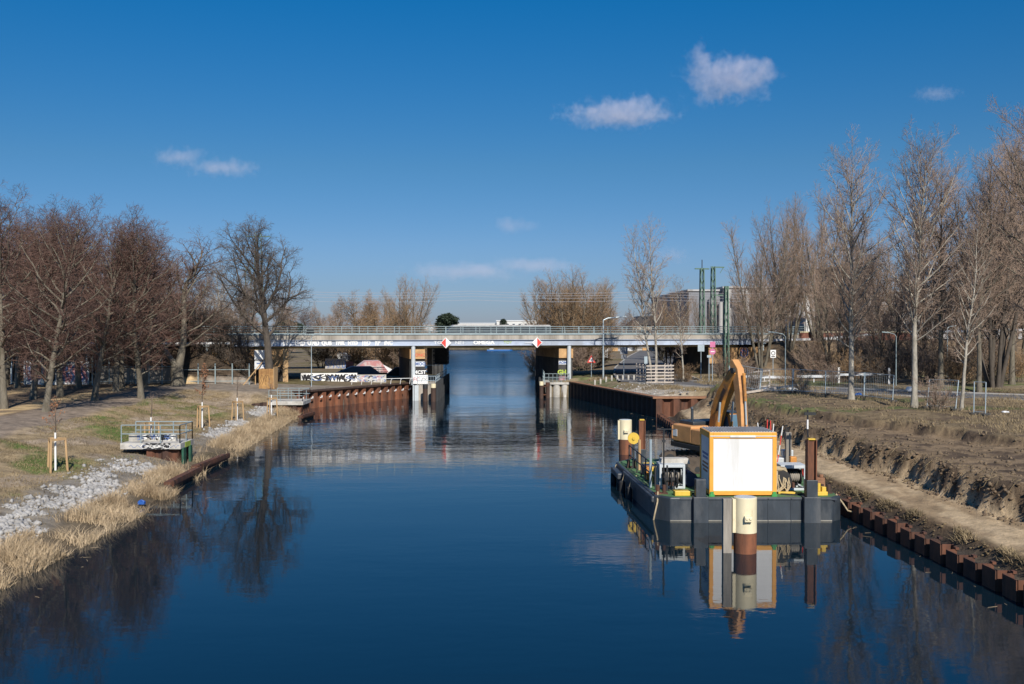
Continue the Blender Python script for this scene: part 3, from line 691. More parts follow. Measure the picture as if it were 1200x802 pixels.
# scrub on the right bank and the embankments
k = 0
for px, Y, h, key, lab in [
    (1125, 100, 3.6, 'bush2', 'dry bush beyond the road below the slender leaning poplar'), (1160, 96, 3.6, 'bush1', 'bare bush beside the dark trunk beyond the road'),
    (1040, 103, 4.6, 'bush2', 'straw coloured bush around the foot of the dark stems past the road'), (1015, 108, 4.2, 'bush1', 'bare bush beyond the road left of the street lamp'),
    (1098, 66, 2.2, 'bush1', 'small bare shrub between the leaning fence posts'), (940, 84, 1.8, 'bush1', 'low brown shrub beside the bent fence post'),
    (975, 100, 2.2, 'bush1', 'low bare shrub on the road verge by the white barrier'), (925, 101, 2.2, 'bush2', 'brown scrub under the sign on the embankment foot'),
    (882, 88, 2.0, 'bush1', 'brown scrub beside the cut bank behind the digger'), (955, 112, 4.5, 'bush1', 'tangled scrub on the embankment under the pipe'),
    (990, 113, 5.0, 'bush2', 'pale scrub on the embankment beside the pipe supports'), (1066, 112, 5.5, 'bush1', 'tall scrub on the embankment behind the lamp'),
    (1180, 110, 5.0, 'bush1', 'scrub on the embankment at the far right'), (1110, 110, 5.0, 'bush1', 'bare scrub on the embankment behind the tallest poplar'),
    (1150, 118, 5.0, 'bush2', 'straw scrub high on the embankment at right'), (1020, 120, 5.0, 'bush1', 'brown scrub high on the embankment near the glass tower'),
    (846, 112, 3.0, 'bush1', 'bare shrub at the foot of the ochre abutment'), (800, 108.5, 2.4, 'bush2', 'thin shrub at the foot of the young poplar'),
    (215, 116, 4.6, 'bush1', 'dark scrub under the white pipe behind the forked tree'), (240, 114, 5.0, 'bush2', 'brown scrub right of the forked tree under the pipe'),
    (262, 113, 4.6, 'bush1', 'dark scrub beside the sign board on the left bank'), (285, 112, 4.0, 'bush1', 'scrub directly behind the white sign board'),
    (180, 117, 4.6, 'bush1', 'scrub behind the end of the park row'), (232, 111, 3.6, 'bush1', 'dark scrub by the grey pipe posts of the park'),
    (628, 178, 4.6, 'bush2', 'brown bush on the far shore seen through the bridge at right'), (640, 158, 5.0, 'bush1', 'bare bush on the right shore behind the bridge pier'),
    (690, 160, 5.5, 'bush2', 'straw coloured bush behind the bridge right of the pier'), (440, 168, 6.5, 'bush1', 'bare bush seen under the bridge behind the skate ramps'),
    (470, 162, 6.0, 'bush2', 'straw coloured bush seen under the bridge beside the left pier'), (455, 190, 8, 'bush1', 'bush behind the skate ground towards the path'),
    (395, 200, 6.5, 'bush1', 'bush far behind the skate ground at left'),
    (785, 160, 6.5, 'bush1', 'bare scrub beside the underpass road near the dark pier'),
    (190, 110.5, 4.4, 'bush2', 'dark brush on the bank directly left of the forked tree'), (222, 110, 4.8, 'bush1', 'dark brush on the bank just right of the forked trunk'),
    (252, 110.5, 5.0, 'bush2', 'dark brush under the pipe midway between forked tree and board'), (276, 111, 5.2, 'bush1', 'dark brush beside the ochre abutment left of the board'),
    (300, 111.5, 4.6, 'bush2', 'dark brush behind the notice board legs'), (160, 109.5, 4.6, 'bush1', 'dark brush behind the park fence at the row end'),
    (130, 109, 4.6, 'bush2', 'dark brush behind the leaning park trunk'), (200, 113, 5, 'bush1', 'dark brush high under the pipe left of the forked tree'), (243, 114, 5, 'bush2', 'dark brush high under the pipe right of the forked tree'),
    (378, 150, 5.5, 'bush1', 'scrub far under the bridge beside the dark left abutment'), (412, 152, 5.0, 'bush2', 'scrub under the bridge behind the graffiti board'), (428, 175, 7, 'bush2', 'scrub far under the bridge above the pink ramp'), (458, 150, 5.5, 'bush1', 'scrub under the bridge right of the white ramp'),
    (475, 148, 5.2, 'bush1', 'brown scrub just left of the left bridge pier'), (486, 176, 7.5, 'bush2', 'straw scrub behind the left bridge pier'),
    (680, 150, 5.5, 'bush1', 'brown scrub just right of the right bridge pier'), (672, 172, 7.5, 'bush1', 'brown scrub farther behind the right bridge pier'), (636, 196, 7.0, 'bush1', 'bush on the right shore farther along the canal'), (700, 190, 6, 'bush2', 'straw scrub left of the underpass road far back'),
    (872, 110, 2.6, 'bush1', 'brown scrub at the embankment toe right of the green mast'), (1003, 104, 3.6, 'bush2', 'straw scrub beyond the road just right of the white trunk'), (1078, 104, 4.0, 'bush1', 'brown scrub beyond the road behind the tallest trunk'), (1140, 108, 4.6, 'bush1', 'brown scrub between the bushes beyond the road at right'), (1195, 104, 4.0, 'bush2', 'straw scrub beyond the road at the far right edge'),
]:
    px_tree(key, 'bare_shrub', lab, 'shrub', px, Y, h, group='bare shrubs', twig=M['twig_dark'] if ('dark' in lab) else None)
# trees beyond the bridge
BT = 'bare trees beyond the bridge'
for key, px, Y, top, wide, lab, twg in [
    ('fan1', 480, 190, 308, 1.15, 'tall straw brown poplar left of the canal beyond the bridge', 'twig_straw'),
    ('fan1', 462, 200, 335, 1.2, 'lower poplar just left of the tall straw brown one', 'twig_straw'),
    ('wild', 445, 170, 350, 1.1, 'bushy bare tree beyond the railing left of the tall poplar', 'twig_straw'),
    ('wild', 424, 190, 352, 1.1, 'bushy reddish tree beyond the railing in a row of three', 'twig_brown'),
    ('wild', 398, 200, 356, 1.0, 'low reddish tree beyond the railing, leftmost of a row', 'twig_brown'),
    ('wild', 376, 220, 362, 1.0, 'low bare tree beyond the railing right of the oak', 'twig_brown'),
    ('fan1', 643, 168, 312, 1.35, 'left poplar of the broad clump right of the canal beyond the bridge', 'twig_straw'),
    ('fan1', 671, 165, 298, 1.5, 'middle poplar of the broad clump beyond the bridge', 'twig_straw'),
    ('fan1', 698, 168, 312, 1.35, 'right poplar of the broad clump beyond the bridge', 'twig_straw'),
    ('fan2', 796, 190, 328, .9, 'pale thin poplar right of the masts before the grey factory', 'twig_straw'),
    ('fan1', 775, 180, 335, .7, 'bare poplar behind the pale pair beyond the bridge', 'twig_straw'),
    ('fan1', 657, 172, 318, 1.4, 'poplar filling the clump beyond the bridge between left and middle ones', 'twig_straw'),
    ('fan1', 686, 172, 316, 1.4, 'poplar filling the clump beyond the bridge between middle and right ones', 'twig_straw'),
    ('wild', 425, 165, 350, 1.4, 'broad straw brown tree beyond the railing left of the tall poplar', 'twig_straw'),
    ('fan2', 826, 160, 335, .9, 'thin bare tree before the grey factory between the masts', 'twig_brown'),
    ('fan1', 872, 155, 318, 1.0, 'bare tree before the streaked facade right of the masts', 'twig_brown'),
    ('wild', 745, 260, 368, 1.0, 'small bare tree far beyond the bridge by the low houses', 'twig_brown'),
    ('wild', 200, 150, 310, 1.0, 'bare tree behind the pipe line beside the forked tree', 'twig_brown'),
    ('slim', 232, 160, 312, 1.3, 'pale birch like tree beyond the pipe, left of the lattice pylon', 'twig_brown'),
    ('slim', 262, 150, 300, 1.3, 'pale birch like tree beyond the pipe near the lattice pylon', 'twig_brown'),
    ('wild', 285, 170, 330, 1.0, 'bare tree behind the green lattice pylon', 'twig_brown'),
    ('slim', 252, 180, 322, 1.4, 'slim bare tree deep behind the pipe line', 'twig_brown'),
    ('wild', 340, 200, 345, 1.0, 'bare tree behind the oak beyond the bridge', 'twig_brown'),
    ('wild', 225, 190, 325, 1.2, 'bare tree far behind the forked tree', 'twig_red'),
    ('fan1', 150, 150, 270, 1.0, 'tall bare tree behind the pipe at the end of the park', 'twig_red'),
    ('fan1', 90, 145, 268, 1.1, 'tall bare tree behind the park wall', 'twig_red'),
    ('fan2', 30, 145, 262, 1.2, 'tall bare tree far left behind the brick building', 'twig_red'),
    ('fan1', 118, 160, 280, 1.3, 'bare tree filling the gap behind the park', 'twig_red'),
    ('fan2', 62, 135, 290, 1.3, 'bare tree behind the graffiti wall of the park', 'twig_red'),
    ('fan2', 990, 150, 250, 1.1, 'bare tree behind the glass tower on the right', 'twig_brown'),
    ('fan1', 1030, 155, 255, 1.1, 'bare tree behind the long pale building at right', 'twig_brown'),
    ('fan2', 1120, 150, 235, 1.1, 'bare tree behind the embankment at right', 'twig_brown'),
    ('fan1', 1175, 160, 240, 1.2, 'bare tree deep behind the right edge', 'twig_brown'),
    ('wild', 20, 125, 300, 1.5, 'broad bare tree behind the brick building at far left', 'twig_red'),
    ('wild', 75, 122, 305, 1.5, 'broad bare tree behind the violet graffiti wall', 'twig_red'),
    ('wild', 130, 126, 310, 1.5, 'broad bare tree behind the leaning trunk of the park', 'twig_red'),
    ('wild', 175, 132, 305, 1.4, 'broad bare tree behind the end of the park row', 'twig_red'),
    ('fan2', 190, 170, 290, 1.3, 'tall bare tree rising behind the forked tree', 'twig_red'),
    ('wild', 268, 140, 345, 1.3, 'low bare tree behind the railing left of the pylon', 'twig_brown'),
    ('wild', 1060, 135, 300, 1.4, 'broad bare tree behind the embankment left of the tallest poplar', 'twig_brown'),
    ('wild', 1150, 135, 290, 1.4, 'broad bare tree behind the embankment right of the slender stem', 'twig_brown'),
    ('wild', 970, 140, 320, 1.3, 'broad bare tree behind the pipe beside the glass tower', 'twig_brown'),
    ('fan1', 1210, 140, 215, 1.2, 'tall bare tree at the right edge behind the embankment', 'twig_brown'),
    ('fan1', 905, 160, 260, 1.0, 'bare tree behind the cluster before the factory', 'twig_brown'),
]:
    h = (8-2.3)+(385-top)*Y/1200
    px_tree(key, 'far_tree', lab, 'tree', px, Y, h, group=BT, wide=wide, twig=M[twg], z=2.2)
# dark pines
def pine(px, Y, wpx, top, lab):
    rng = random.Random(int(px)); h = (8-2.2)+(385-top)*Y/1200; wd = wpx*Y/1200
    t = thing('pine_tree', lab, 'tree', ((px-600)/1200*Y, Y, 2.2), 0, 'dark pines far away')
    MB().cyl((0, 0, 0), (0, 0, h*.8), .3, .1, 8).build('trunk', M['bark_dark'], t)
    V, F = [], []
    for i in range(2600):
        a = rng.random()*6.283; z = rng.random()**.8; r = wd/2*math.sqrt(max(.02, 1-(2*z-1)**4))*math.sqrt(rng.random())*(.85+.3*vnoise(np.array([a*1.5]), np.array([z*4]))[0])
        p = Vector((r*math.cos(a), r*math.sin(a), h*(.28+.72*z))); s = .55*wd/8
        q = [p+Vector((rng.gauss(0, s), rng.gauss(0, s), rng.gauss(0, s*.6))) for _ in range(3)]
        o = len(V); V += q; F.append((o, o+1, o+2))
    mb = MB(); mb.add(V, F); mb.build('crown', M['needle'], t, fix=False)
pine(524, 330, 26, 369, 'round dark pine left of the white buildings beyond the railing')
pine(590, 345, 9, 374, 'narrow dark conifer before the white building')
pine(338, 240, 34, 378, 'flat dark pine behind the oak at bridge level')
pine(432, 230, 12, 372, 'small dark conifer between the reddish bare trees')
# ------------------------------------------------------------------ sheet piling
def sheet_strip(mb, p0, p1, z0, z1, pitch=1.25, depth=.34, th=.03, side=1):
    a, b = Vector(p0).to_2d(), Vector(p1).to_2d(); d = b-a; L = d.length; d.normalize(); nn = Vector((-d.y, d.x))*side
    n = max(1, round(L/pitch)); pt = L/n; prof = []
    for i in range(n):
        for f, o in ((0, 0), (.34, 0), (.5, 1), (.84, 1)): prof.append((i*pt+f*pt, o*depth))
    prof.append((L, 0))
    vs = []
    for q, o in prof:
        for zz in (z0, z1):
            for e in (0, th): p = a+d*q+nn*(o+e); vs.append((p.x, p.y, zz))
    fs = []
    for i in range(len(prof)-1):
        A, B = i*4, (i+1)*4            # order: z0 e0, z0 e1, z1 e0, z1 e1
        fs += [(A, B, B+2, A+2), (A+1, A+3, B+3, B+1), (A+2, B+2, B+3, A+3)]
    mb.add(vs, fs)
def wall_cap(mb, p0, p1, z, wd=.55, th=.16, off=0):
    a, b = Vector(p0), Vector(p1); d = (b-a).normalized(); nn = Vector((-d.y, d.x, 0))*off
    mb.bar(Vector((a.x, a.y, z))+nn, Vector((b.x, b.y, z))+nn, wd, th)
lw0, lw1 = (-21.1, 100.4), (-10.75, 118.8)
t = thing('quay_wall', 'long rusty red sheet pile quay wall below the skate ground', 'quay wall', (*lw0, 0))
mb = MB(); sheet_strip(mb, (0, 0), (lw1[0]-lw0[0], lw1[1]-lw0[1]), -1.5, 1.68, 1.3, .4, side=1); mb.build('sheet_piling', M['rust_red'], t, fix=False)
mb = MB(); wall_cap(mb, (0, 0), (lw1[0]-lw0[0], lw1[1]-lw0[1]), 1.74, .9, .14, .32); mb.build('coping', M['rust_dark'], t)
d_ = Vector((lw1[0]-lw0[0], lw1[1]-lw0[1], 0)); Lw = d_.length; d_.normalize(); n_ = Vector((d_.y, -d_.x, 0))
for i in range(15):
    p = d_*(Lw*(i+.45)/15)+n_*.06
    mb = MB(); mb.tube([p+Vector((0, 0, 1.0)), p+n_*.2+Vector((0, 0, 1.06)), p+n_*.22+Vector((0, 0, 1.22))], .07, 6); mb.build('mooring_hook', M['white'], t, smooth=True)
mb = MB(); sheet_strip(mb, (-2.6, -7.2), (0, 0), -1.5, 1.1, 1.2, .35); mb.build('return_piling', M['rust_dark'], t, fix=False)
rw0, rw1 = (6.75, 119), (12.95, 92)
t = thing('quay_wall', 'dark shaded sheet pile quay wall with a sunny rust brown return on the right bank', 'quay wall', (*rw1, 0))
mb = MB(); sheet_strip(mb, (rw0[0]-rw1[0], rw0[1]-rw1[1]), (0, 0), -1.5, 1.7, 1.3, .38, side=1); mb.build('shaded_piling', M['rust_dark'], t, fix=False)  # shade on this face put into a darker rust than the return
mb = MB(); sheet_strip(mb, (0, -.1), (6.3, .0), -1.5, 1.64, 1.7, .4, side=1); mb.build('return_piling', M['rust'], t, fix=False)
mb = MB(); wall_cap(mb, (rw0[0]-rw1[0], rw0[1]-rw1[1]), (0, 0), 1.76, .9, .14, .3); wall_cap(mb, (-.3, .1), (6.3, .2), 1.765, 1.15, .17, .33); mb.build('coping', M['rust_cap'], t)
# new row of U piles in front of the dug bank: every pile a part
t = thing('sheet_pile_row', 'stepped row of low rusty U piles standing in the water before the dug bank', 'sheet piles', (14.5, 36, 0))
rng = random.Random(3)
ys = 26.0; kk = 0
while ys < 88 and kk < 60:
    step = 1.22; x0, x1 = float(XR(ys)), float(XR(ys+step))
    a = Vector((x0-14.5, ys-36)); b2 = Vector((x1-14.5, ys+step-36)); d = (b2-a).normalized(); nn = Vector((d.y, -d.x))   # nn towards land (+x)
    prof = [(0, .42), (.12, .42), (.12, .06), (.82, .06), (.82, .42), (1.0, .42)]
    z1 = .62+rng.uniform(-.05, .07)
    vs, fs = [], []
    L = (b2-a).length
    for q, o in prof:
        for zz in (-1.4, z1):
            for e in (-.022, .022):
                p = a+d*(q*L)+nn*(o+e)
                if q in (.12, .82): p = p+d*(e*(-1 if q == .12 else 1))
                vs.append((p.x, p.y, zz))
    for i in range(len(prof)-1):
        A, B = i*4, (i+1)*4; fs += [(A, B, B+2, A+2), (A+1, A+3, B+3, B+1), (A+2, B+2, B+3, A+3)]
    mb = MB(); mb.add(vs, fs)
    p = a+d*(.85*L)+nn*.42; mb.box((p.x, p.y, z1+.03), (.12, .18, .08), rz=-math.atan2(d.x, d.y))
    mb.build('pile', M['rust'], t, fix=False)
    ys += step; kk += 1

# ------------------------------------------------------------------ bridge
br = thing('road_bridge', 'long low girder bridge with graffiti and tubular railing across the canal', 'bridge', (0, 118, 0), BR)
mb = MB(); mb.box((1, 6.35, 6.98), (74, 13.0, .52)); mb.build('deck', M['deckcon'], br)
mb = MB(); mb.box((1, -.16, 7.34), (74, .16, .16)); mb.box((1, 13.0, 7.34), (74, .30, .16)); mb.build('kerb_beam', M['rail'], br)
mb = MB(); mb.box((-.75, .06, 6.37), (60.9, .08, .70)); mb.box((-.75, -.02, 6.055), (60.9, .34, .05)); mb.box((-.75, -.05, 6.69), (60.9, .26, .05))
for i in range(30): mb.box((-31+i*2.1, -.0, 6.37), (.025, .06, .60))
mb.box((-.75, 12.4, 6.37), (60.9, .08, .70)); gird = mb.build('girder', M['paint_blue'], br)
mb = MB(); mb.box((-.75, .75, 5.9), (58, .5, .26)); mb.box((-.75, 11.6, 5.9), (58, .5, .26)); mb.build('flange', M['cream_beam'], br)
mb = MB()
for i in range(5): mb.box((-.75, 2.6+i*1.8, 6.25), (58, .35, .85))
mb.build('inner_girders', M['dark'], br)
for tt in (-.14, 13.0):
    mb = MB()
    for i in range(38):
        s_i = -35+i*1.95; mb.bar((s_i, tt, 7.4), (s_i, tt, 8.22), .06, .06)
        mb.bar((s_i-.15, tt, 7.42), (s_i+.15, tt, 7.42), .05, .03)
    for z in (8.2, 7.95, 7.68): mb.cyl((-35, tt, z), (37, tt, z), .032 if z < 8.1 else .045, n=6)
    mb.build('railing', M['rail'], br)
def pier(s0, s1):
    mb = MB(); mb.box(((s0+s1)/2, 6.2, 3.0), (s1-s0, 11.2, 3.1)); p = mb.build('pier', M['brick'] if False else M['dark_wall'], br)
    mb = MB(); mb.box(((s0+s1)/2, 6.1, 5.13), (s1-s0+.02, 11.5, 1.18)); mb.build('pier_head', M['ochre'], p)
    mb = MB(); mb.cyl((s0+.35 if s0 < 0 else s1-.55, .1, 1.6), (s0+.35 if s0 < 0 else s1-.55, .1, 6.1), .24, n=16); mb.build('column', M['grey_paint'], p, smooth=True)
    return p
pl = pier(-11.75, -10.05); pr_ = pier(5.7, 7.4)
mb = MB(); mb.box((-10.7, .585, 3.95), (1.3, .02, .55)); mb.build('spray_patch', M['cont_side'], pl)
text_part('graffiti', 'SMOG', .5, M['spray_blue'], pl, (-10.65, .565, 3.95), fat=.02)
mb = MB(); mb.box((-10.62, .585, 2.95), (1.45, .02, .8)); mb.build('spray_patch', M['ink'], pl)
text_part('graffiti', 'MCST', .55, M['white'], pl, (-10.6, .565, 3.0), fat=.02)
text_part('graffiti', 'ONC', .5, M['red'], pl, (-10.6, .33, 4.95), fat=.0)
mb = MB(); mb.box((6.35, .585, 3.98), (1.25, .02, .42)); mb.build('spray_patch', M['cont_side'], pr_)
text_part('graffiti', 'AOMB', .42, M['spray_blue'], pr_, (6.35, .565, 3.98), fat=.02)
text_part('graffiti', 'GHI', .72, M['spray_green'], pr_, (6.2, .565, 2.85), fat=.03)
mb = MB(); mb.box((6.35, .58, 2.1), (1.2, .02, .5)); mb.build('spray_patch', M['spray_pink'], pr_)
for s0, s1 in ((-33.5, -25.2), (24.4, 33.2)):
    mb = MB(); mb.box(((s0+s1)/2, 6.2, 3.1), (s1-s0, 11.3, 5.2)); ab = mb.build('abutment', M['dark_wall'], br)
    mb = MB(); mb.box(((s0+s1)/2, .42, 4.75), (s1-s0+.06, .22, 1.98)); fc_ = mb.build('abutment_face', M['ochre'], ab)
    if s0 > 0:
        mb = MB(); 
        for i in range(9):
            a = i*.7; mb.tube([(28.9+.55*math.cos(a+j*.5)*(.4+.09*i), .29, 5.05+.62*math.sin(a+j*.5)*(.4+.09*i)) for j in range(6)], .035, 5)
        mb.build('graffiti', M['spray_blue'], ab)
        mb = MB(); mb.tube([(28.9+.78*math.cos(j*.45), .28, 5.05+.85*math.sin(j*.45)) for j in range(15)], .05, 5); mb.build('graffiti', M['ink'], ab)
        mb = MB(); mb.tube([(28.9+.35*math.cos(j*.9), .27, 5.05+.5*math.sin(j*.7)) for j in range(12)], .05, 5); mb.build('graffiti', M['spray_pink'], ab)
        mb = MB(); mb.box((25.9, .30, 5.35), (.9, .02, .6)); mb.build('rust_stain', M['rust_cap'], ab)
    else:
        mb = MB(); mb.box((-25.5, .2, 3.7), (.55, .5, 4.1)); mb.build('corner_pillar', M['timber'], ab)
        for i in range(3): 
            mb = MB(); mb.box((-29.5+i*1.1, .29, 5.6), (.5, .03, .4)); mb.build('bearing_block', M['cream_beam'], ab)
rng = random.Random(8); xw = -29.0
for wd_ in 'DKELLHO 1SR LHD OMD QUB TMK HYD 1ED YP INC'.split():      # sprayed word by word, so size and slant wander
    L_w = .40*len(wd_); text_part('graffiti', wd_, rng.uniform(.64, .76), M['white'], gird, (xw+L_w/2, -.016, 6.36+rng.gauss(0, .015)), fat=.045, width=.80*rng.uniform(.92, 1.05), shear=rng.uniform(-.15, .2)); xw += L_w+.24
text_part('graffiti', 'TOUR', .5, M['cont_side'], gird, (-8.2, -.016, 6.36), fat=.01, width=1.3)
text_part('graffiti', 'OMEGA', .56, M['white'], gird, (-3.3, -.016, 6.36), fat=.03, width=1.25)
text_part('graffiti', 'NE1', .5, M['cont_side'], gird, (-6.1, -.016, 6.34), fat=.01, width=1.2)
text_part('graffiti', 'TOY', .4, M['spray_green'], gird, (-.5, -.016, 6.38), fat=.0, width=1.2)
mb = MB(); mb.tube([(1.5, -.03, 6.3), (2.4, -.03, 6.36), (3.6, -.03, 6.42)], .03, 5); mb.build('graffiti', M['white'], gird)
def nav_sign(s, left_red, lab):
    p = bpt(s, -.36); t = thing('navigation_sign', lab, 'sign', (p.x, p.y, 6.36), BR, 'red and white diamond signs on the bridge')
    q = .62; mb = MB(); mb.ext([(-q, 0), (0, -q), (q, 0), (0, q)], 'y', 0, .03); mb.build('panel', M['white'], t)
    r = .54; sg = -1 if left_red else 1
    mb = MB(); mb.ext([(0, -r), (sg*r, 0), (0, r)], 'y', -.006, -.001); mb.build('red_half', M['red'], t)
    mb = MB(); mb.bar((0, .03, .2), (0, .30, .2), .05, .05); mb.bar((0, .03, -.2), (0, .30, -.2), .05, .05); mb.build('bracket', M['dark'], t)
nav_sign(-7.75, True, 'diamond sign with red left half over the left side of the canal')
nav_sign(2.9, False, 'diamond sign with red right half over the right side of the canal')
# bases of the piers with fenders
t = thing('pier_base', 'left concrete pier base with dark fender boards beside the canal opening', 'pier base', (-9.6, 113.2, 0))
mb = MB(); mb.box((0, 10.5, .2), (2.2, 20, 3.0)); mb.build('base_block', M['concrete'], t)
mb = MB(); mb.box((1.24, 9.5, .75), (.18, 21, 2.5))
for i in range(11): mb.box((1.4, -.6+i*2, .8), (.22, .24, 2.75))
mb.build('fender', M['dark'], t)
mb = MB(); mb.box((.1, 9.0, 3.6), (1.8, .08, .06)); 
for (x, y0, y1) in ((1.1, .4, 19.5), (-.9, .4, .5)):
    for i in range(14): mb.bar((x, y0+(y1-y0)*i/13, 1.7), (x, y0+(y1-y0)*i/13, 2.75), .05, .05)
    for z in (2.7, 2.3, 2.0): mb.bar((x, y0, z), (x, y1, z), .05, .05)
for z in (2.7, 2.2): mb.bar((-.9, .4, z), (1.1, .4, z), .05, .05)
for i in range(9): mb.bar((-.9+i*.25, .4, 1.7), (-.9+i*.25, .4, 2.7), .03, .03)
mb.build('railing', M['galv'], t)
mb = MB(); mb.box((-1.3, -.02, .6), (.12, .3, 2.3)); mb.box((-.95, -.1, .6), (.45, .1, 2.2)); mb.build('corner_post', M['grey_paint'], t)
mb = MB(); mb.box((.55, 17, 5.6), (1.9, 3.2, .1)); mb.box((.55, 17, 3.5), (1.9, 3.2, .1))
for x in (-.35, .55, 1.45):
    for z in (3.9, 4.5, 5.1): mb.bar((x, 15.5, z), (x, 18.5, z), .06, .1)
    for y in (15.5, 17, 18.5): mb.bar((x, y, 3.5), (x, y, 5.6), .09, .09)
for z in (3.9, 4.3, 4.7, 5.1): mb.bar((-.35, 15.5, z), (1.45, 15.5, z), .05, .12)
mb.box((.55, 18.4, 4.5), (1.8, .05, 2.0))
for i in range(4): mb.bar((-.2+i*.5, 15.4, 1.7), (-.2+i*.5, 15.4, 3.6), .07, .07)
mb.build('inspection_cage', M['dark'], t)
c_ = MB(); c_.box((0, 0, .5), (1.65, .6, 1.0)); cb = c_.build('equipment_cabinet', M['white'], None, bevel=.02, loc=(-10.3, 115.3, 1.75)); tag(cb, 'white graffiti covered cabinet at the foot of the left bridge pier', 'cabinet')
text_part('graffiti', 'FC', .6, M['spray_pink'], cb, (-.45, -.306, .5), fat=.01)
mb = MB(); mb.tube([(.1, -.31, .3), (.3, -.31, .7), (.6, -.31, .5), (.7, -.31, .75)], .025, 5); mb.build('graffiti', M['ink'], cb)
def fender_pile(x, y, h, capcol, lab, r=.28):
    t = thing('fender_pile', lab, 'pile', (x, y, 0), 0, 'timber piles before the bridge piers')
    MB().cyl((0, 0, -1.5), (0, 0, h-.45), r, n=14).build('shaft', M['rust_dark'], t, smooth=True)
    MB().cyl((0, 0, h-.45), (0, 0, h), r+.01, n=14).build('cap', capcol, t, smooth=True)
fender_pile(-8.6, 111.9, 1.95, M['cream'], 'dark pile with cream cap before the left bridge pier')
fender_pile(-9.5, 112.1, 1.85, M['dark'], 'dark topped pile before the left bridge pier, nearest the rusty quay')
t = thing('pier_base', 'right pier base with pale round columns and dark fender on the canal side', 'pier base', (5.2, 119.2, 0))
mb = MB(); mb.box((0, 9.5, 1.6), (3.1, 19.5, .25)); mb.build('platform', M['concrete_pale'], t)
for x in (-.95, 0, .95): MB().cyl((x, .2, -1.5), (x, .2, 1.48), .40, n=16).build('column', M['concrete_pale'], t, smooth=True)
mb = MB(); mb.box((.1, 9.5, .3), (2.9, 18, 2.3)); mb.build('base_block', M['concrete'], t)
mb = MB(); mb.box((-1.72, 11, .75), (.2, 24, 2.3))
for i in range(12): mb.box((-1.88, -.6+i*2.1, .85), (.2, .24, 2.6))
mb.build('fender', M['dark'], t)
mb = MB()
for i in range(7): mb.bar((-1.4+i*.48, .0, 1.7), (-1.4+i*.48, .0, 2.75), .05, .05)
for z in (2.72, 2.3): mb.bar((-1.4, .0, z), (1.5, .0, z), .05, .05)
for i in range(24): mb.bar((-1.4+i*.122, .02, 1.75), (-1.4+i*.122, .02, 2.3), .02, .02)
for i in range(12): mb.bar((-1.45, 1.5*i, 1.7), (-1.45, 1.5*i, 3.0), .05, .05)
for z in (2.95, 2.5, 2.1): mb.bar((-1.45, 0, z), (-1.45, 17, z), .05, .05)
mb.build('railing', M['rail'], t)
fender_pile(3.35, 116.6, 1.95, M['cream'], 'rusty pile with cream cap before the right bridge pier', .24)
fender_pile(4.1, 117.4, 1.8, M['rust'], 'rusty pile without cap beside the right pier columns', .24)
mb = MB(); mb.bar((3.4, 117.0, 1.35), (4.1, 117.4, 1.35), .12, .12); mb.bar((3.4, 117.0, .4), (4.1, 117.4, .4), .12, .12); tag(mb.build('pile_brace', M['rust'], None), 'rusty brace between the two piles at the right pier', 'brace')

# district heating pipes along the embankments
def pipe_line(lab, pts, n_sup, r=.26):
    p0 = Vector(pts[0]); t = thing('heating_pipe', lab, 'pipe', p0)
    MB().tube([Vector(p)-p0 for p in pts], r, 12).build('pipe', M['pipe'], t, smooth=True)
    for i in range(n_sup):
        f = (i+.4)/n_sup*(len(pts)-1); k = min(int(f), len(pts)-2); p = Vector(pts[k]).lerp(Vector(pts[k+1]), f-k); z0 = gz(p.x, p.y)
        mb = MB(); q = p-p0; mb.bar((q.x, q.y, z0-p0.z-.3), (q.x, q.y, -r+q.z), .16, .16); mb.box((q.x, q.y, q.z-r-.05), (.6, .5, .1)); mb.build('support', M['galv'], t)
a0, a1, a2 = bpt(-31.4, -.35, 6.35), bpt(-49, -3.5, 6.35), bpt(-75, -4, 6.35)
pipe_line('silvery pipe on posts continuing left from the bridge girder behind the park', [a0, a1, a2], 6, .2)
a0, a1, a2, a3 = bpt(29.9, -.2, 6.45), bpt(38.5, -.6, 6.6), bpt(48, -.2, 7.4), bpt(85, 1.0, 8.0)
pipe_line('silvery pipe on posts continuing right from the bridge girder behind the poplars', [a0, a1, a2, a3], 8, .24)

# ------------------------------------------------------------------ left bank: skate ground, walls, fences
def gbox(name, lab, cat, px, py, z, d, m, rz=0, group=None, h_off=0):
    p = G(px, py, z); mb = MB(); mb.box((0, 0, d[2]/2), d); o = mb.build(name, m, None, bevel=.015, loc=(p.x, p.y, z+h_off), rz=rz)
    return tag(o, lab, cat, group)
lg = gbox('skate_ledge', 'long white concrete ledge with black graffiti letters in front of the bridge', 'skate ledge', 386, 449, 1.78, (6.3, .9, 1.12), M['white'], R(6))
scribble(lg, [M['ink']], -3.0, 3.0, .08, 1.04, -.452, 5, 9, .085); scribble(lg, [M['ink'], M['spray_blue']], -2.8, 2.9, .25, .85, -.470, 17, 6, .04)
lg = gbox('skate_ledge', 'grey ledge with blue graffiti continuing right of the white one', 'skate ledge', 430, 448.5, 1.78, (4.4, .9, .9), M['concrete_pale'], R(6))
scribble(lg, [M['spray_blue'], M['ink'], M['spray_blue'], M['spray_pink']], -2.1, 2.1, .06, .84, -.452, 8, 9, .06); scribble(lg, [M['cont_side']], -2.0, 2.0, .2, .7, -.470, 31, 5, .03)
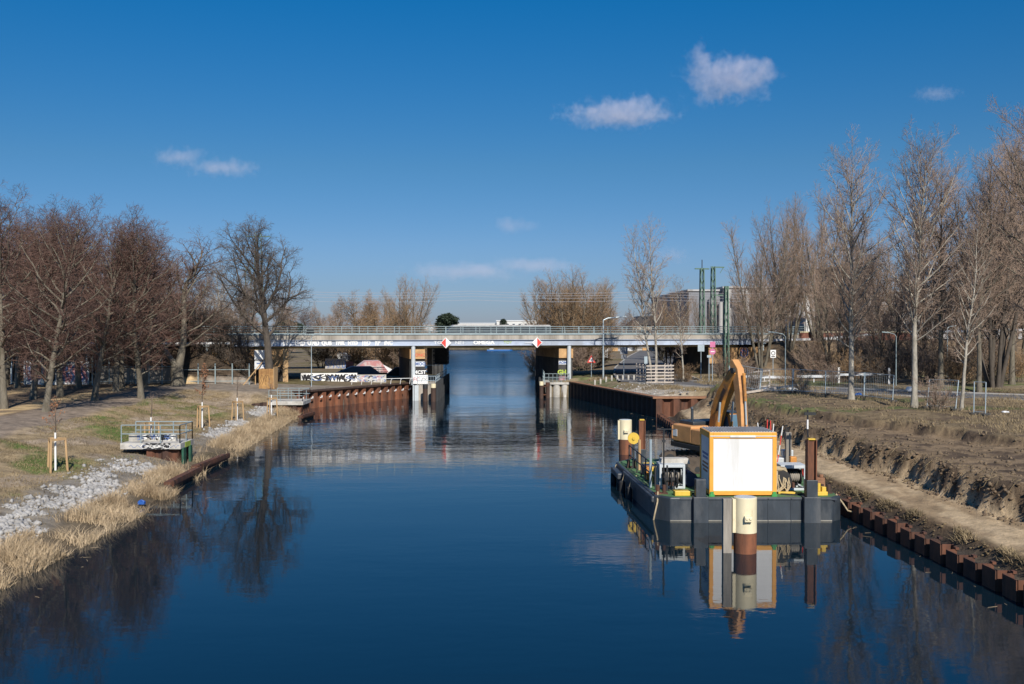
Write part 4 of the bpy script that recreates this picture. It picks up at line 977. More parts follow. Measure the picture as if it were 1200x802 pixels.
def ramp(lab, px, py, z, L, Wd, h, m, rz=0, flip=1):
    p = G(px, py, z); mb = MB(); mb.ext([(-L/2, 0), (L/2, 0), (L/2*.55, h), (-L/2*.2, h)] if flip == 1 else [(-L/2, 0), (L/2, 0), (L/2*.1, h), (-L/2*.6, h)], 'y', -Wd/2, Wd/2)
    return tag(mb.build('skate_ramp', m, None, loc=(p.x, p.y, z), rz=rz), lab, 'ramp', 'ramps of the skate ground')
ramp('pink and white sprayed pyramid ramp behind the bridge', 432, 436, 2.2, 5.0, 4, 1.5, mat('sprayed_ramp', (.56, .50, .48), .8, .1, 1.0, col2=(.48, .22, .22), thr=(.46, .54)), R(12))
ramp('white sloping ramp right of the pink pyramid', 446, 437, 2.0, 4.6, 3, 1.15, M['cont_side'], R(12), 2)
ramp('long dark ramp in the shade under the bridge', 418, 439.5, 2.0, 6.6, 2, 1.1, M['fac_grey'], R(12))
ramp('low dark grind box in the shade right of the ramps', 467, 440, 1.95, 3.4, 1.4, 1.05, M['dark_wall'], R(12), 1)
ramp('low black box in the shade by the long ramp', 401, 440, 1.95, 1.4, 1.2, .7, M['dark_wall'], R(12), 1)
bd = gbox('graffiti_board', 'white board with blue graffiti standing behind the skate ground', 'board', 393, 433, 2.1, (2.9, .15, 1.55), M['fac_pale'], R(8))
scribble(bd, [M['spray_blue'], M['fac_grey']], -1.4, 1.4, .15, 1.4, -.077, 4, 7, .07)
gbox('site_trailer', 'small white trailer box behind the graffiti board', 'trailer', 403, 424.5, 2.2, (2.2, 2, 1.2), M['white'], R(8), h_off=.4)
gbox('pink_box', 'small pink box beside the ramps behind the bridge', 'box', 410, 431, 2.2, (1.0, .8, .9), M['spray_pink'])
t = thing('low_railing', 'low bent white tube railing along the quay edge', 'railing', (G(412, 451, 1.8).x, G(412, 451, 1.8).y, 1.78))
mb = MB(); d2 = Vector((7.2, 2.6, 0))
for i in range(8): p = d2*(i/7); mb.tube([p, p+Vector((.06, 0, .45)), p+Vector((.2, 0, .62))], .03, 5)
mb.build('posts', M['white'], t)
mb = MB(); mb.cyl((.2, 0, .62), d2+Vector((.2, 0, .62)), .03, n=6); mb.build('rail', M['white'], t)
# a few lamp posts and fence behind the bridge on the left
def lamp(name, lab, x, y, h, arm, m='galv', r=.07, group='street lamps'):
    z0 = gz(x, y); t = thing(name, lab, 'street lamp', (x, y, z0), 0, group)
    MB().cyl((0, 0, -.3), (0, 0, h), r, r*.65, 10).build('pole', M[m], t, smooth=True)
    A = Vector((arm[0], arm[1], 0))
    mb = MB(); mb.tube([Vector((0, 0, h-.05)), A*.25+Vector((0, 0, h+.18)), A+Vector((0, 0, h+.32))], r*.6, 8); mb.build('arm', M[m], t, smooth=True)
    d = A.normalized(); mb = MB(); mb.bar(A*.98+Vector((0, 0, h+.32)), A+d*.65+Vector((0, 0, h+.38)), .2, .1); mb.build('lamp_head', M[m], t, bevel=.02)
p = D(703, 440, 121.5); lamp('street_lamp', 'blue grey street lamp with double arm rising above the bridge railing', p.x, 117, 6.6+.15, (2.0, .2), 'galv', .10)
p = D(365, 450, 108); lamp('street_lamp', 'thin lamp post before the graffiti girder at the skate ground', p.x, 108, 5.2, (.5, -.2), 'galv', .05)
p = D(440, 430, 150); lamp('street_lamp', 'thin post seen under the bridge beyond the skate ground', p.x, 150, 4.4, (.6, -.2), 'galv', .06)
p = D(915, 456, 92); lamp('street_lamp', 'curved grey street lamp at the road near the white barrier', p.x, 90.5, 5.0, (-.8, .2), 'rail', .055)
p = D(1050, 453, 97); lamp('street_lamp', 'curved grey street lamp beyond the road between white trunk and tallest poplar', p.x, 97, 4.7, (-.6, .2), 'rail', .055)
p = D(1182, 440, 112); lamp('street_lamp', 'straight grey street lamp in front of the embankment at the far right', p.x, 112, 5.6, (.6, .1), 'rail', .055)
p = D(1110, 435, 114); lamp('street_lamp', 'slightly leaning grey post before the embankment behind the tallest poplar', p.x, 114, 5.4, (.4, .1), 'galv', .07)

def wall_run(name, lab, cat, p0, p1, h, th, m, parts=None, group=None):
    a, b = Vector(p0), Vector(p1); d = b-a; L = d.length; z = gz((a.x+b.x)/2, (a.y+b.y)/2)
    t = thing(name, lab, cat, (a.x, a.y, z-.1), math.atan2(d.y, d.x), group)
    MB().box((L/2, 0, h/2), (L, th, h)).build('wall', m, t)
    return t, L
def G2(px, Y): return Vector(((px-600)/1200*Y, Y))
t, L = wall_run('graffiti_wall', 'pink and white graffiti wall at the back of the park', 'wall', G2(28, 103), G2(66, 103), 2.5, .2, M['cont_side'])
scribble(t, [M['spray_pink'], M['spray_blue'], M['ink']], .2, L-.2, .3, 2.3, -.105, 3, 9, .10)
t, L = wall_run('graffiti_wall', 'blue and violet graffiti wall behind the slim park trunks', 'wall', G2(70, 104), G2(104, 104), 2.4, .2, M['cont_side'])
scribble(t, [M['spray_blue'], M['spray_pink']], .2, L-.2, .2, 2.2, -.105, 6, 10, .12)
t, L = wall_run('brick_building', 'low red brick building behind the far left trunks', 'building', G2(-60, 107), G2(22, 107), 3.4, 6, M['brick'])
MB().box((L/2, 0, 3.5), (L+.6, 6.6, .2)).build('roof', M['roof_dark'], t)
for i in range(3): MB().box((L-1.6-i*2.4, -3.03, 1.9), (1.1, .08, 1.3)).build('window', M['win'], t)
t, L = wall_run('brick_parapet', 'red brown brick parapet on the left bridge approach', 'parapet', bpt(-50, -.3).to_2d(), bpt(-36, -.3).to_2d(), 1.5, .35, M['brick']); t.location.z = 6.2
MB().box((L/2, 0, 1.55), (L+.1, .5, .12)).build('coping', M['cream'], t)
t, L = wall_run('brick_parapet', 'red brown brick parapet on the right bridge approach', 'parapet', bpt(36, -.3).to_2d(), bpt(52, -.3).to_2d(), .95, .35, M['brick']); t.location.z = 6.55
MB().box((L/2, 0, 1.0), (L+.1, .5, .12)).build('coping', M['cream'], t)
def post_fence(lab, p0, p1, n, h, mesh_m, solid=False):
    a, b = Vector(p0), Vector(p1); d = b-a; L = d.length; z = gz((a.x+b.x)/2, (a.y+b.y)/2)
    t = thing('park_fence', lab, 'fence', (a.x, a.y, z), math.atan2(d.y, d.x))
    for i in range(n): MB().bar((L*i/(n-1), 0, -.3), (L*i/(n-1), 0, h+.15), .11, .11).build('post', M['rail'], t)
    mb = MB(); mb.bar((0, 0, h*.75), (L, 0, h*.75), .06, .06); mb.bar((0, 0, .3), (L, 0, .3), .06, .06)
    mb.build('rail', M['rail'], t)
    if solid: MB().box((L/2, .1, h*.36), (L, .05, h*.68)).build('panel', mesh_m, t)
    return t
post_fence('grey post fence with dull boards behind the park row', G2(112, 104.5), G2(205, 106.5), 7, 2.4, M['timber_grey'], True)
post_fence('open grey post fence between forked tree and sign board', G2(212, 107), G2(292, 107.5), 5, 2.0, M['timber_grey'])
post_fence('tall pale posts of the fence at the far left of the park', G2(-30, 101.5), G2(108, 102.5), 8, 2.7, M['timber_grey'])
# boxed oak foot and sign board
p = G2(317, 104); z0 = gz(p.x, p.y)
t = thing('trunk_guard', 'ochre plank box around the foot of the dark oak', 'tree guard', (p.x, p.y, z0), R(-4))
for i, (c, d) in enumerate([((-.25, -.62, 1.0), (1.45, .06, 2.0)), ((-.25, .62, 1.0), (1.45, .06, 2.0)), ((.52, 0, 1.08), (.06, 1.3, 2.2)), ((-1.0, 0, 1.0), (.06, 1.18, 2.0))]):
    mb = MB()
    if d[0] > 1:
        for k in range(6): mb.box((c[0]-d[0]/2+d[0]*(k+.5)/6, c[1], c[2]+.03*math.sin(k*5.1)), (d[0]/6-.012, d[1], d[2]))
    else:
        for k in range(5): mb.box((c[0], c[1]-d[1]/2+d[1]*(k+.5)/5, c[2]+.03*math.sin(k*3.7)), (d[0], d[1]/5-.012, d[2]))
    mb.build('plank_side', M['ply'] if i != 2 else M['timber'], t)
mb = MB()
for j in range(3): mb.tube([(-.75+.3*j+.22*math.cos(a*.7+j), -.665, .9+.5*math.sin(a*.9+j*2)) for a in range(8)], .016, 4)
mb.build('graffiti', M['timber'] if False else M['rust_dark'], t)
p = G2(308, 108); z0 = gz(p.x, p.y)
t = thing('notice_board', 'white notice board on wooden legs left of the oak', 'sign', (p.x, p.y, z0), R(3))
MB().box((0, 0, 3.15), (1.75, .05, 1.0)).build('panel', M['white'], t)
MB().box((0, 0, 2.1), (1.75, .05, .9)).build('panel', M['cont_side'], t)
mb = MB(); mb.box((-.2, -.03, 2.25), (.9, .012, .12)); mb.box((.3, -.03, 1.95), (.7, .012, .1)); mb.build('printed_lines', M['spray_blue'], t)
mb = MB(); mb.bar((-.8, .06, 0), (-.8, .06, 3.7), .09, .09); mb.bar((.8, .06, 0), (.8, .06, 3.7), .09, .09); mb.build('leg', M['timber'], t)
mb = MB(); mb.bar((-1.85, -1.2, 0), (.35, -.05, 2.9), .09, .09); mb.build('strut', M['timber'], t)

# ------------------------------------------------------------------ left bank: saplings and platforms
def sapling(lab, px, py, z, h=1.62, leafy=0, seed=1, crown_h=2.0, z_override=None):
    p = G(px, py, z); zz = gz(p.x, p.y)
    t = thing('staked_sapling', lab, 'young tree', (p.x, p.y, zz), R(4+seed*7 % 16), 'staked young trees on the left slope')
    rr = .5
    pts = [(rr*math.cos(a), rr*math.sin(a)) for a in (R(20), R(140), R(260))]
    for x, y in pts: MB().cyl((x*1.12, y*1.12, -.3), (x*.9, y*.9, h), .058, .052, 9).build('stake', M['timber'], t, smooth=True)
    for i in range(3):
        a, b = pts[i], pts[(i+1) % 3]; MB().bar((a[0]*.97, a[1]*.97, h-.04), (b[0]*.97, b[1]*.97, h-.04), .06, .12).build('crossbar', M['timber'], t)
    MB().cyl((0, 0, -.2), (0, 0, h+.28), .055, .045, 8).build('wrapped_stem', M['white'], t, smooth=True)
    rng = random.Random(seed); tr, cr = TB(), TB()
    lv = [dict(segs=6, wob=.04, trop=.03, sides=5, wood=True, tip=.3), dict(n=12, t0=.15, t1=1, a0=50, a1=30, len=.75, r=.014, segs=4, wob=.1, trop=.05, sides=4, tip=.4, ref=.75, rmin=.006, shape=lambda q: 1.0-.5*q),
          dict(n=4, t0=.2, t1=1, a0=45, a1=35, len=.3, r=.008, segs=2, wob=.1, trop=0, sides=3, tip=.6, ref=1, rmin=.005)]
    grow(rng, tr, cr, Vector((0, 0, h+.2)), Vector((0, 0, 1)), crown_h, .035, 0, lv)
    for nm, q, m in (('trunk', tr, M['bark_dark']), ('crown', cr, M['twig_brown'])):
        o = bpy.data.objects.new(nm, q.mesh(nm, m)); COL.objects.link(o); o.parent = t
    if leafy:
        mb = MB()
        for _ in range(leafy):
            i = rng.randrange(len(cr.v)); c = Vector(cr.v[i]); a = [c+Vector((rng.gauss(0, .05), rng.gauss(0, .05), rng.gauss(-.02, .05))) for _ in range(3)]
            mb.add(a, [(0, 1, 2)])
        mb.build('leaves', M['dead_leaf'], t, fix=False)
sapling('staked young tree nearest the camera, below the path edge at far left', 65, 548, 1.25, 1.55, 110, 1, 1.5)
sapling('staked young tree directly behind the near railed platform', 177, 513, 1.3, 1.6, 0, 2, 1.2)
sapling('staked young tree with dead brown leaves in the middle of the slope', 237, 493, 1.3, 1.6, 420, 3, 2.6)
sapling('staked bare young tree between the brown leaved one and the far platform', 278, 482, 1.4, 1.6, 0, 4, 1.8)
sapling('staked bare young tree right in front of the plank box', 318, 470, 1.7, 1.6, 0, 5, 1.4)

def platform(lab, px0, px1, py_base, z_slab, Y, dpt, graffiti=False, drop=0):
    x0, x1 = (px0-600)/1200*Y, (px1-600)/1200*Y; wd = x1-x0
    t = thing('railed_platform', lab, 'platform', (x0, Y, 0))
    MB().box((wd/2, dpt/2, z_slab-.17), (wd, dpt, .34)).build('slab', M['concrete_pale'], t, bevel=.015)
    mb = MB(); sheet_strip(mb, (wd*.42, .16), (wd-.14, .16), -1.4, z_slab-.33, .8, .16); sheet_strip(mb, (wd-.12, .2), (wd-.12, dpt-.2), -1.4, z_slab-.33, .8, .16); mb.build('sheet_piling', M['rust'], t, fix=False)
    mb = MB(); hh = z_slab+1.02
    P = [(.05, .08), (wd-.06, .08), (wd-.06, dpt-.08), (.05, dpt-.08)]
    for (a, b2, n) in ((0, 1, 4), (1, 2, 3), (2, 3, 4)):
        A, B = Vector((*P[a], 0)), Vector((*P[b2], 0))
        for i in range(n): q = A.lerp(B, i/(n-1)); mb.bar((q.x, q.y, z_slab-.2), (q.x, q.y, hh), .05, .05)
        for z in (hh, z_slab+.52): mb.cyl((A.x, A.y, z), (B.x, B.y, z), .03, n=8)
    mb.build('railing', M['rail'], t)
    return t, wd
Y1 = 57.8
t, wd = platform('near concrete platform with grey railing and black graffiti at the water', 140, 211, 548, 1.5, Y1, 2.4)
MB().box((1.45, 1.2, 1.72), (2.7, .3, .44)).build('parapet', M['concrete_pale'], t)
text_part('graffiti', 'OZON', .44, M['ink'], t, (2.0, -.006, 1.31), fat=.035, width=1.15, shear=.2); scribble(t, [M['white']], 1.2, 2.8, 1.2, 1.44, -.012, 2, 5, .014)
text_part('graffiti', 'TOM', .42, M['ink'], t, (2.1, 1.04, 1.72), fat=.03, width=1.1, shear=-.25); scribble(t, [M['spray_blue'], M['white'], M['ink']], .6, 2.7, 1.56, 1.9, 1.036, 9, 8, .022)
text_part('graffiti', 'her', .30, M['spray_blue'], t, (.8, 1.04, 1.72), fat=.0)
mb = MB(); mb.tube([(.5+.12*i, -.008, 1.32+.09*math.sin(i*1.9)) for i in range(9)], .014, 4); mb.build('graffiti', M['spray_blue'], t)
mb = MB(); mb.tube([(2.75+.1*i, -.008, 1.33+.1*math.cos(i*2.3)) for i in range(7)], .014, 4); mb.build('graffiti', M['spray_blue'], t)
for yy, ww in ((.5, .45), (1.7, .35)): MB().box((wd+.03, yy, .55), (.12, ww, 1.3)).build('green_post', M['green_dark'], t)
mb = MB(); mb.box((wd+.004, 1.3, 1.33), (.012, 1.0, .3)); mb.build('spray_patch', M['spray_green'], t)
t2, wd2 = platform('far small railed platform at the start of the rusty quay wall', 314, 355, 487, 1.25, 94.5, 3.6)
# rusty waling beams at the water
def waling(lab, p0, p1):
    a, b = Vector((*p0, 0)), Vector((*p1, 0)); t = thing('waling_beam', lab, 'beam', a, 0, 'rusty beams along the water edge')
    d = b-a; n = Vector((d.y, -d.x, 0)).normalized()
    mb = MB(); mb.bar((0, 0, .36), d+Vector((0, 0, .36)), .5, .16); mb.bar(Vector((0, 0, .36))+n*.18, d+Vector((0, 0, .36))+n*.18, .1, .3); mb.build('beam', M['rust'], t)
    L = d.length; k = int(L/.9)
    for i in range(k+1):
        q = d*(i/k); MB().bar((q.x, q.y, -1.2), (q.x, q.y, .3), .2, .2).build('pile', M['rust_dark'], t)
    MB().bar(Vector((0, 0, .02))+n*.05, d+Vector((0, 0, .02))+n*.05, .1, .3).build('lower_beam', M['rust_dark'], t)
a, b2 = G(198, 566, .4), G(232, 549, .4); waling('rusty beam edging the water below the near platform', (a.x, a.y), (b2.x, b2.y))
a, b2 = G(229, 547, .4), G(265, 533, .4); waling('rusty beam along the water beyond the near platform', (a.x, a.y), (b2.x, b2.y))
a, b2 = G(352, 488, .4), G(366, 484, .4); waling('short rusty beam beside the far platform', (a.x, a.y), (b2.x, b2.y))
p = G(166, 591, .12); mb = MB(); mb.box((0, 0, .08), (.3, .2, .14)); mb.tube([(-.13, 0, .14), (0, 0, .2), (.13, 0, .13)], .04, 6); tag(mb.build('litter_bag', M['blue'], None, loc=(p.x, p.y, .1), bevel=.04), 'small blue plastic bag washed up in the reeds', 'litter')

# ------------------------------------------------------------------ stuff on the banks: rubble, reeds, grass
def scatter_mesh(name, verts, faces, m, smooth=False):
    me = bpy.data.meshes.new(name)
    me.vertices.add(len(verts)); me.vertices.foreach_set('co', verts.astype(np.float32).ravel())
    k = faces.shape[1]
    me.loops.add(faces.size); me.loops.foreach_set('vertex_index', faces.ravel().astype(np.int32))
    me.polygons.add(len(faces)); me.polygons.foreach_set('loop_start', np.arange(0, faces.size, k, dtype=np.int32))
    me.update(calc_edges=True); me.materials.append(m)
    o = bpy.data.objects.new(name, me); COL.objects.link(o); return tag(o, kind='stuff')
rg = np.random.RandomState(9)
def blades(n_try, ufn, ymin, ymax, h0, h1, wd, dens, lean=.35, side='L', nseg=2):
    yy = ymin+(ymax-ymin)*rg.rand(n_try)**1.0; uu = ufn(rg.rand(n_try))
    xx = XL(yy)-uu if side == 'L' else XR(yy)+uu
    keep = dens(xx, yy) > rg.rand(n_try); xx, yy = xx[keep], yy[keep]; n = len(xx)
    zz = np.maximum(ground_z(xx, yy), -.05)-.03
    a = rg.rand(n)*6.283; hh = h0+(h1-h0)*rg.rand(n)
    lx, ly = rg.normal(0, lean, n)*hh, rg.normal(0, lean, n)*hh
    wx, wy = np.cos(a)*wd, np.sin(a)*wd
    V = np.stack([np.stack([xx-wx, yy-wy, zz], 1), np.stack([xx+wx, yy+wy, zz], 1),
                  np.stack([xx+lx*.35+wx*.8, yy+ly*.35+wy*.8, zz+hh*.62], 1), np.stack([xx+lx*.35-wx*.8, yy+ly*.35-wy*.8, zz+hh*.62], 1),
                  np.stack([xx+lx, yy+ly, zz+hh], 1)], 1).reshape(-1, 3)
    i = np.arange(n)[:, None]*5
    F = np.concatenate([i+np.array([[0, 1, 2]]), i+np.array([[0, 2, 3]]), i+np.array([[3, 2, 4]])], 0)
    return V, F
def npf(x, y, s, o=0): return fbm(x*s+o, y*s+o, 3)
reed_d = lambda x, y: sstep(.36, .56, npf(x, y, .6))*np.where(((y > 55.5) & (y < 66)) , .10, np.where(y > 66, .6, 1))*np.where(y > 97, .5, 1)
Va, Fa = blades(75000, lambda r: -.45+2.2*r**1.1, 24, 101, .15, .55, .010, reed_d, .7)
Vb, Fb = blades(45000, lambda r: -.3+1.7*r**1.1, 24, 101, .4, .85, .010, lambda x, y: reed_d(x, y)*sstep(.42, .6, npf(x, y, .35, 15)), .4)
V = np.concatenate([Va, Vb]); F = np.concatenate([Fa, Fb+len(Va)])
o = scatter_mesh('dry_reeds', V, F, M['reed']); tag(o, 'dry straw coloured reeds along the left waterline', 'reeds')
gd = lambda x, y: sstep(.44, .6, fbm(x*.22+5, y*.22, 5))*(y < 99)
V, F = blades(70000, lambda r: 3.6+7.2*r, 26, 99, .04, .14, .014, gd, .5)
tag(scatter_mesh('short_grass', V, F, M['grass']), 'short green grass in patches on the left slope', 'grass')
sd = lambda x, y: (.25+.75*sstep(.42, .6, npf(x, y, .5, 20)))*(y < 99)
V, F = blades(60000, lambda r: 1.8+8.6*r, 26, 99, .04, .20, .012, sd, .7)
tag(scatter_mesh('dead_grass', V, F, M['straw']), 'flattened dead grass on the left slope', 'grass')
V1, F1 = blades(36000, lambda r: 9+24*r, 40, 91, .05, .30, .016, lambda x, y: sstep(.42, .58, npf(x, y, .4, 11))*(ground_z(x, y) > 2.2), .6, 'R')
V2, F2 = blades(22000, lambda r: 1.5+16*r, 93, 118, .08, .4, .022, lambda x, y: sstep(.45, .6, npf(x, y, .4, 3))*(np.hypot(x-14, y-110) > 6), .6, 'R')
V3, F3 = blades(9000, lambda r: 1.78+.45*r, 28, 70, .05, .3, .012, lambda x, y: sstep(.45, .62, npf(x, y, .8, 3)), .9, 'R')
V = np.concatenate([V1, V2, V3]); F = np.concatenate([F1, F2+len(V1), F3+len(V1)+len(V2)])
tag(scatter_mesh('weeds', V, F, M['straw']), 'dry weeds and grass on the right bank', 'weeds')
# rubble
ico = bmesh.new(); bmesh.ops.create_icosphere(ico, subdivisions=1, radius=1); iv = np.array([v.co[:] for v in ico.verts]); iF = np.array([[v.index for v in f.verts] for f in ico.faces]); ico.free()
def stones(n, xs, ys, s0, s1, flat=.62):
    zs = ground_z(xs, ys); sz = s0+(s1-s0)*rg.rand(n)**2.4
    V = iv[None]*(1+.28*rg.normal(0, 1, (n, len(iv), 1)).clip(-1.3, 1.3))
    V = V*(sz[:, None, None])*np.stack([.7+.6*rg.rand(n), .7+.6*rg.rand(n), flat+.3*rg.rand(n)], 1)[:, None, :]
    V = V+np.stack([xs, ys, zs+sz*.25], 1)[:, None, :]
    F = iF[None]+(np.arange(n)*len(iv))[:, None, None]
    return V.reshape(-1, 3), F.reshape(-1, 3)
n = 12500; ys = 26+71*rg.rand(n)**1.15; uu = 1.5+np.where(ys > 62, 1.7, 2.9)*np.clip(rg.normal(.5, .24, n), 0, 1.2); xs = XL(ys)-uu
kp = (npf(xs, ys, .35, 7)+.12*npf(xs, ys, 1.3, 3) > np.where(ys > 62, .52, .42)) & ~((ys > 55.5) & (ys < 64.5)); xs, ys = xs[kp], ys[kp]
V, F = stones(len(xs), xs, ys, .035, .155)
tag(scatter_mesh('rubble', V, F, M['stone']), 'pale broken rubble along the left bank above the reeds', 'rubble')
n = 2600; ys = 27+62*rg.rand(n); vv2 = 4.2+8*rg.rand(n)**1.8; xs = XR(ys)+vv2
V, F = stones(n, xs, ys, .02, .12)
tag(scatter_mesh('soil_clods', V, F, mat('soil_clods', (.15, .11, .07), .95, .4, 1.5, bump=.3)), 'brown clods of earth on the dug right bank', 'clods')
n = 2300; ys = 27+58*rg.rand(n); gul_ = 1.5*(fbm(ys*.5, ys*0+7.7, 4)-.5)+.55*(fbm(ys*1.7, ys*0+1.7, 3)-.5)
vv2 = 4.86-gul_+np.where(rg.rand(n) < .55, rg.normal(.12, .16, n), rg.normal(-.28, .22, n)); xs = XR(ys)+vv2
V, F = stones(n, xs, ys, .015, .095, .6)
tag(scatter_mesh('fallen_earth', V, F, mat('fallen_earth', (.115, .08, .052), .95, .45, 2.5, bump=.4, col2=(.22, .16, .10))), 'dark lumps of earth broken from the cut bank face', 'earth')
n = 1100; ys = 27+60*rg.rand(n); xs = XR(ys)+1.92+rg.normal(0, .12, n)
V, F = stones(n, xs, ys, .015, .08, .5)
tag(scatter_mesh('turf_lumps', V, F, mat('turf_lumps', (.15, .11, .06), .95, .4, 2.5, bump=.4)), 'ragged turf lumps along the edge of the sandy ledge', 'turf')
n = 420; ys = 92.6+14*rg.rand(n); xs = XR(ys)+.7+9*rg.rand(n)**1.5
V, F = stones(n, xs, ys, .02, .11)
tag(scatter_mesh('gravel', V, F, M['stone']), 'pale gravel and scraps behind the right quay wall', 'gravel')
# bits afloat along the banks
tb = TB(); rng = random.Random(33)
for i in range(110):
    yv = 27+70*rng.random()**1.3; xv = float(XL(yv))+.25+abs(rng.gauss(0, .9)) if i % 3 else float(XR(yv))-.15-abs(rng.gauss(0, .5)); a = rng.random()*6.28; L = rng.uniform(.06, .4)
    if i % 3 == 0 and 41.5 < yv < 56: continue
    p = Vector((xv, yv, .006)); d = Vector((math.cos(a), math.sin(a), 0))*L; tb.tube([p-d/2, p+d/2+Vector((0, 0, .01))], [.006, .004], 3)
o = bpy.data.objects.new('floating_debris', tb.mesh('floating_debris', M['reed'])); COL.objects.link(o); tag(o, 'bits of reed and twig afloat along the banks', 'debris', kind='stuff')
# roots hanging from the dug bank
tb = TB(); rng = random.Random(12)
for i in range(420):
    yv = rng.uniform(30, 84); vb = 4.95+rng.uniform(-.5, .9); xv = float(XR(yv))+vb; zv = gz(xv, yv)
    p = Vector((xv, yv, zv+.12)); pts = [p]
    for j in range(3): pts.append(pts[-1]+Vector((rng.uniform(-.16, -.02), rng.gauss(0, .09), rng.uniform(-.2, .0))))
    tb.tube(pts, [.016, .013, .01, .006], 3)
o = bpy.data.objects.new('hanging_roots', tb.mesh('hanging_roots', M['straw'])); COL.objects.link(o); tag(o, 'thin roots hanging out of the dug earth bank', 'roots', kind='stuff')
# ------------------------------------------------------------------ work barge
BZ = 1.0; ZD = BZ+.004
t = thing('work_barge', 'dark blue grey work pontoon with green deck', 'barge', (9.8, 48.5, 0))
def L_(x, y, z=0): return Vector((x-9.8, y-48.5, z))
hullp = [(6.55, 42.3), (13.25, 42.3), (13.75, 42.75), (13.75, 55.0), (6.3, 55.0), (5.45, 53.6), (5.55, 51), (5.98, 42.95)]
hp = [L_(*p) for p in hullp]
MB().prism(hp, -.6, BZ).build('hull', M['hull'], t, bevel=.06)
cx = [(p.x*.985+.0, p.y*.985+.05) for p in hp]
MB().prism([(p.x*.975+.02, p.y*.985+.02) for p in hp], BZ-.03, ZD).build('deck', M['deck'], t)
mb = MB(); a, b2 = L_(5.98, 42.95), L_(5.55, 51)
mb.bar(L_(5.98, 43.0, .80), L_(5.6, 50.8, .80), .22, .26); mb.bar(L_(5.5, 50.9, .62), L_(5.42, 53.5, .62), .5, .3); mb.build('rubbing_strake', M['hull'], t, bevel=.05)
mb = MB()
for x in (7.55, 8.75, 10.6, 11.55): mb.box(L_(x, 42.292, .45), (.03, .03, 1.05))
mb.box(L_(10.2, 42.292, .93), (6.5, .03, .07)); mb.build('hull_seams', M['hull'], t)
mb = MB(); mb.box(L_(9.9, 42.297, .035), (6.7, .02, .05)); mb.build('waterline_scum', M['hull_light'], t)
def spud(x, y, ztop, zpock, wbeam, lab=None, beam=True):
    mb = MB(); mb.box(L_(x, y, .3), (wbeam*1.7, .5, 1.5)); mb.box(L_(x, y, (1.0+zpock)/2), (wbeam*1.15, .42, zpock-1.0)); pk = mb.build('spud_pocket', M['hull'], t, bevel=.02)
    if beam:
        mb = MB(); mb.box(L_(x-wbeam*.42, y, (zpock+ztop)/2), (.045, wbeam, ztop-zpock)); mb.box(L_(x+wbeam*.42, y, (zpock+ztop)/2), (.045, wbeam, ztop-zpock)); mb.box(L_(x, y-.02, (zpock+ztop)/2), (wbeam*.82, .05, ztop-zpock))
        mb.build('spud_beam', M['rust_red'], t); MB().box(L_(x, y, ztop+.03), (wbeam*.7, wbeam*.6, .06)).build('spud_cap', M['yellow'], t)
spud(12.36, 42.25, 3.4, 1.75, .40)
spud(7.78, 42.25, 1.75, 1.78, .36, beam=False)
spud(6.78, 53.4, 3.2, 1.7, .34)
mb = MB()
ra = L_(6.2, 44.2); rb = L_(5.98, 52.2)
for i in range(7): q = ra.lerp(rb, i/6); mb.bar((q.x, q.y, ZD), (q.x, q.y, ZD+1.05), .06, .06)
for z in (1.03, .55): mb.cyl((ra.x, ra.y, ZD+z), (rb.x, rb.y, ZD+z), .03, n=6)
mb.build('railing', M['dark'], t)
for (x, y) in ((6.3, 43.2), (13.3, 43.4), (6.0, 51.4), (13.4, 50)):
    mb = MB()
    for dx in (-.14, .14): q = L_(x+dx, y); mb.cyl((q.x, q.y, ZD), (q.x, q.y, ZD+.38), .085, n=10)
    q = L_(x, y); mb.box((q.x, q.y, ZD+.03), (.55, .3, .06)); mb.build('bollard', M['rust_dark'] if y != 43.2 else M['rust'], t)
def fender_hang(y, lab):
    x = float(np.interp(y, [42.95, 51, 53.6], [5.98, 5.55, 5.45]))-.16
    f = thing('hanging_fender', lab, 'fender', (x, y, .15), 0, 'fenders roped along the left side of the barge')
    mb = MB(); mb.tube([(0, 0, .38), (-.02, 0, .3), (-.02, 0, -.25), (0, 0, -.32)], [.06, .15, .16, .07], 12); mb.build('fender', M['rubber'], f, smooth=True)
    MB().tube([(0, 0, .38), (.1, .05, .72), (.42, .25, .9)], .022, 6).build('rope', M['rope'], f)
for y, lab in ((53.2, 'fender hanging at the far corner of the barge'), (50.2, 'second fender from the far end of the barge side'), (48.2, 'middle fender hanging low on the barge side')): fender_hang(y, lab)
for (p_, lab) in (([(6.15, 43.1, 1.1), (6.08, 42.7, .75), (5.95, 42.6, .25), (5.9, 42.7, -.1)], 'tan rope hanging over the front left corner of the barge'), ([(13.6, 42.9, 1.05), (13.82, 42.7, .7), (14.0, 42.6, .4), (14.3, 42.8, .3)], 'rope from the right barge corner to the sheet piles')):
    tag(MB().tube(p_, .035, 7).build('rope', M['rope'], None, smooth=True), lab, 'rope')
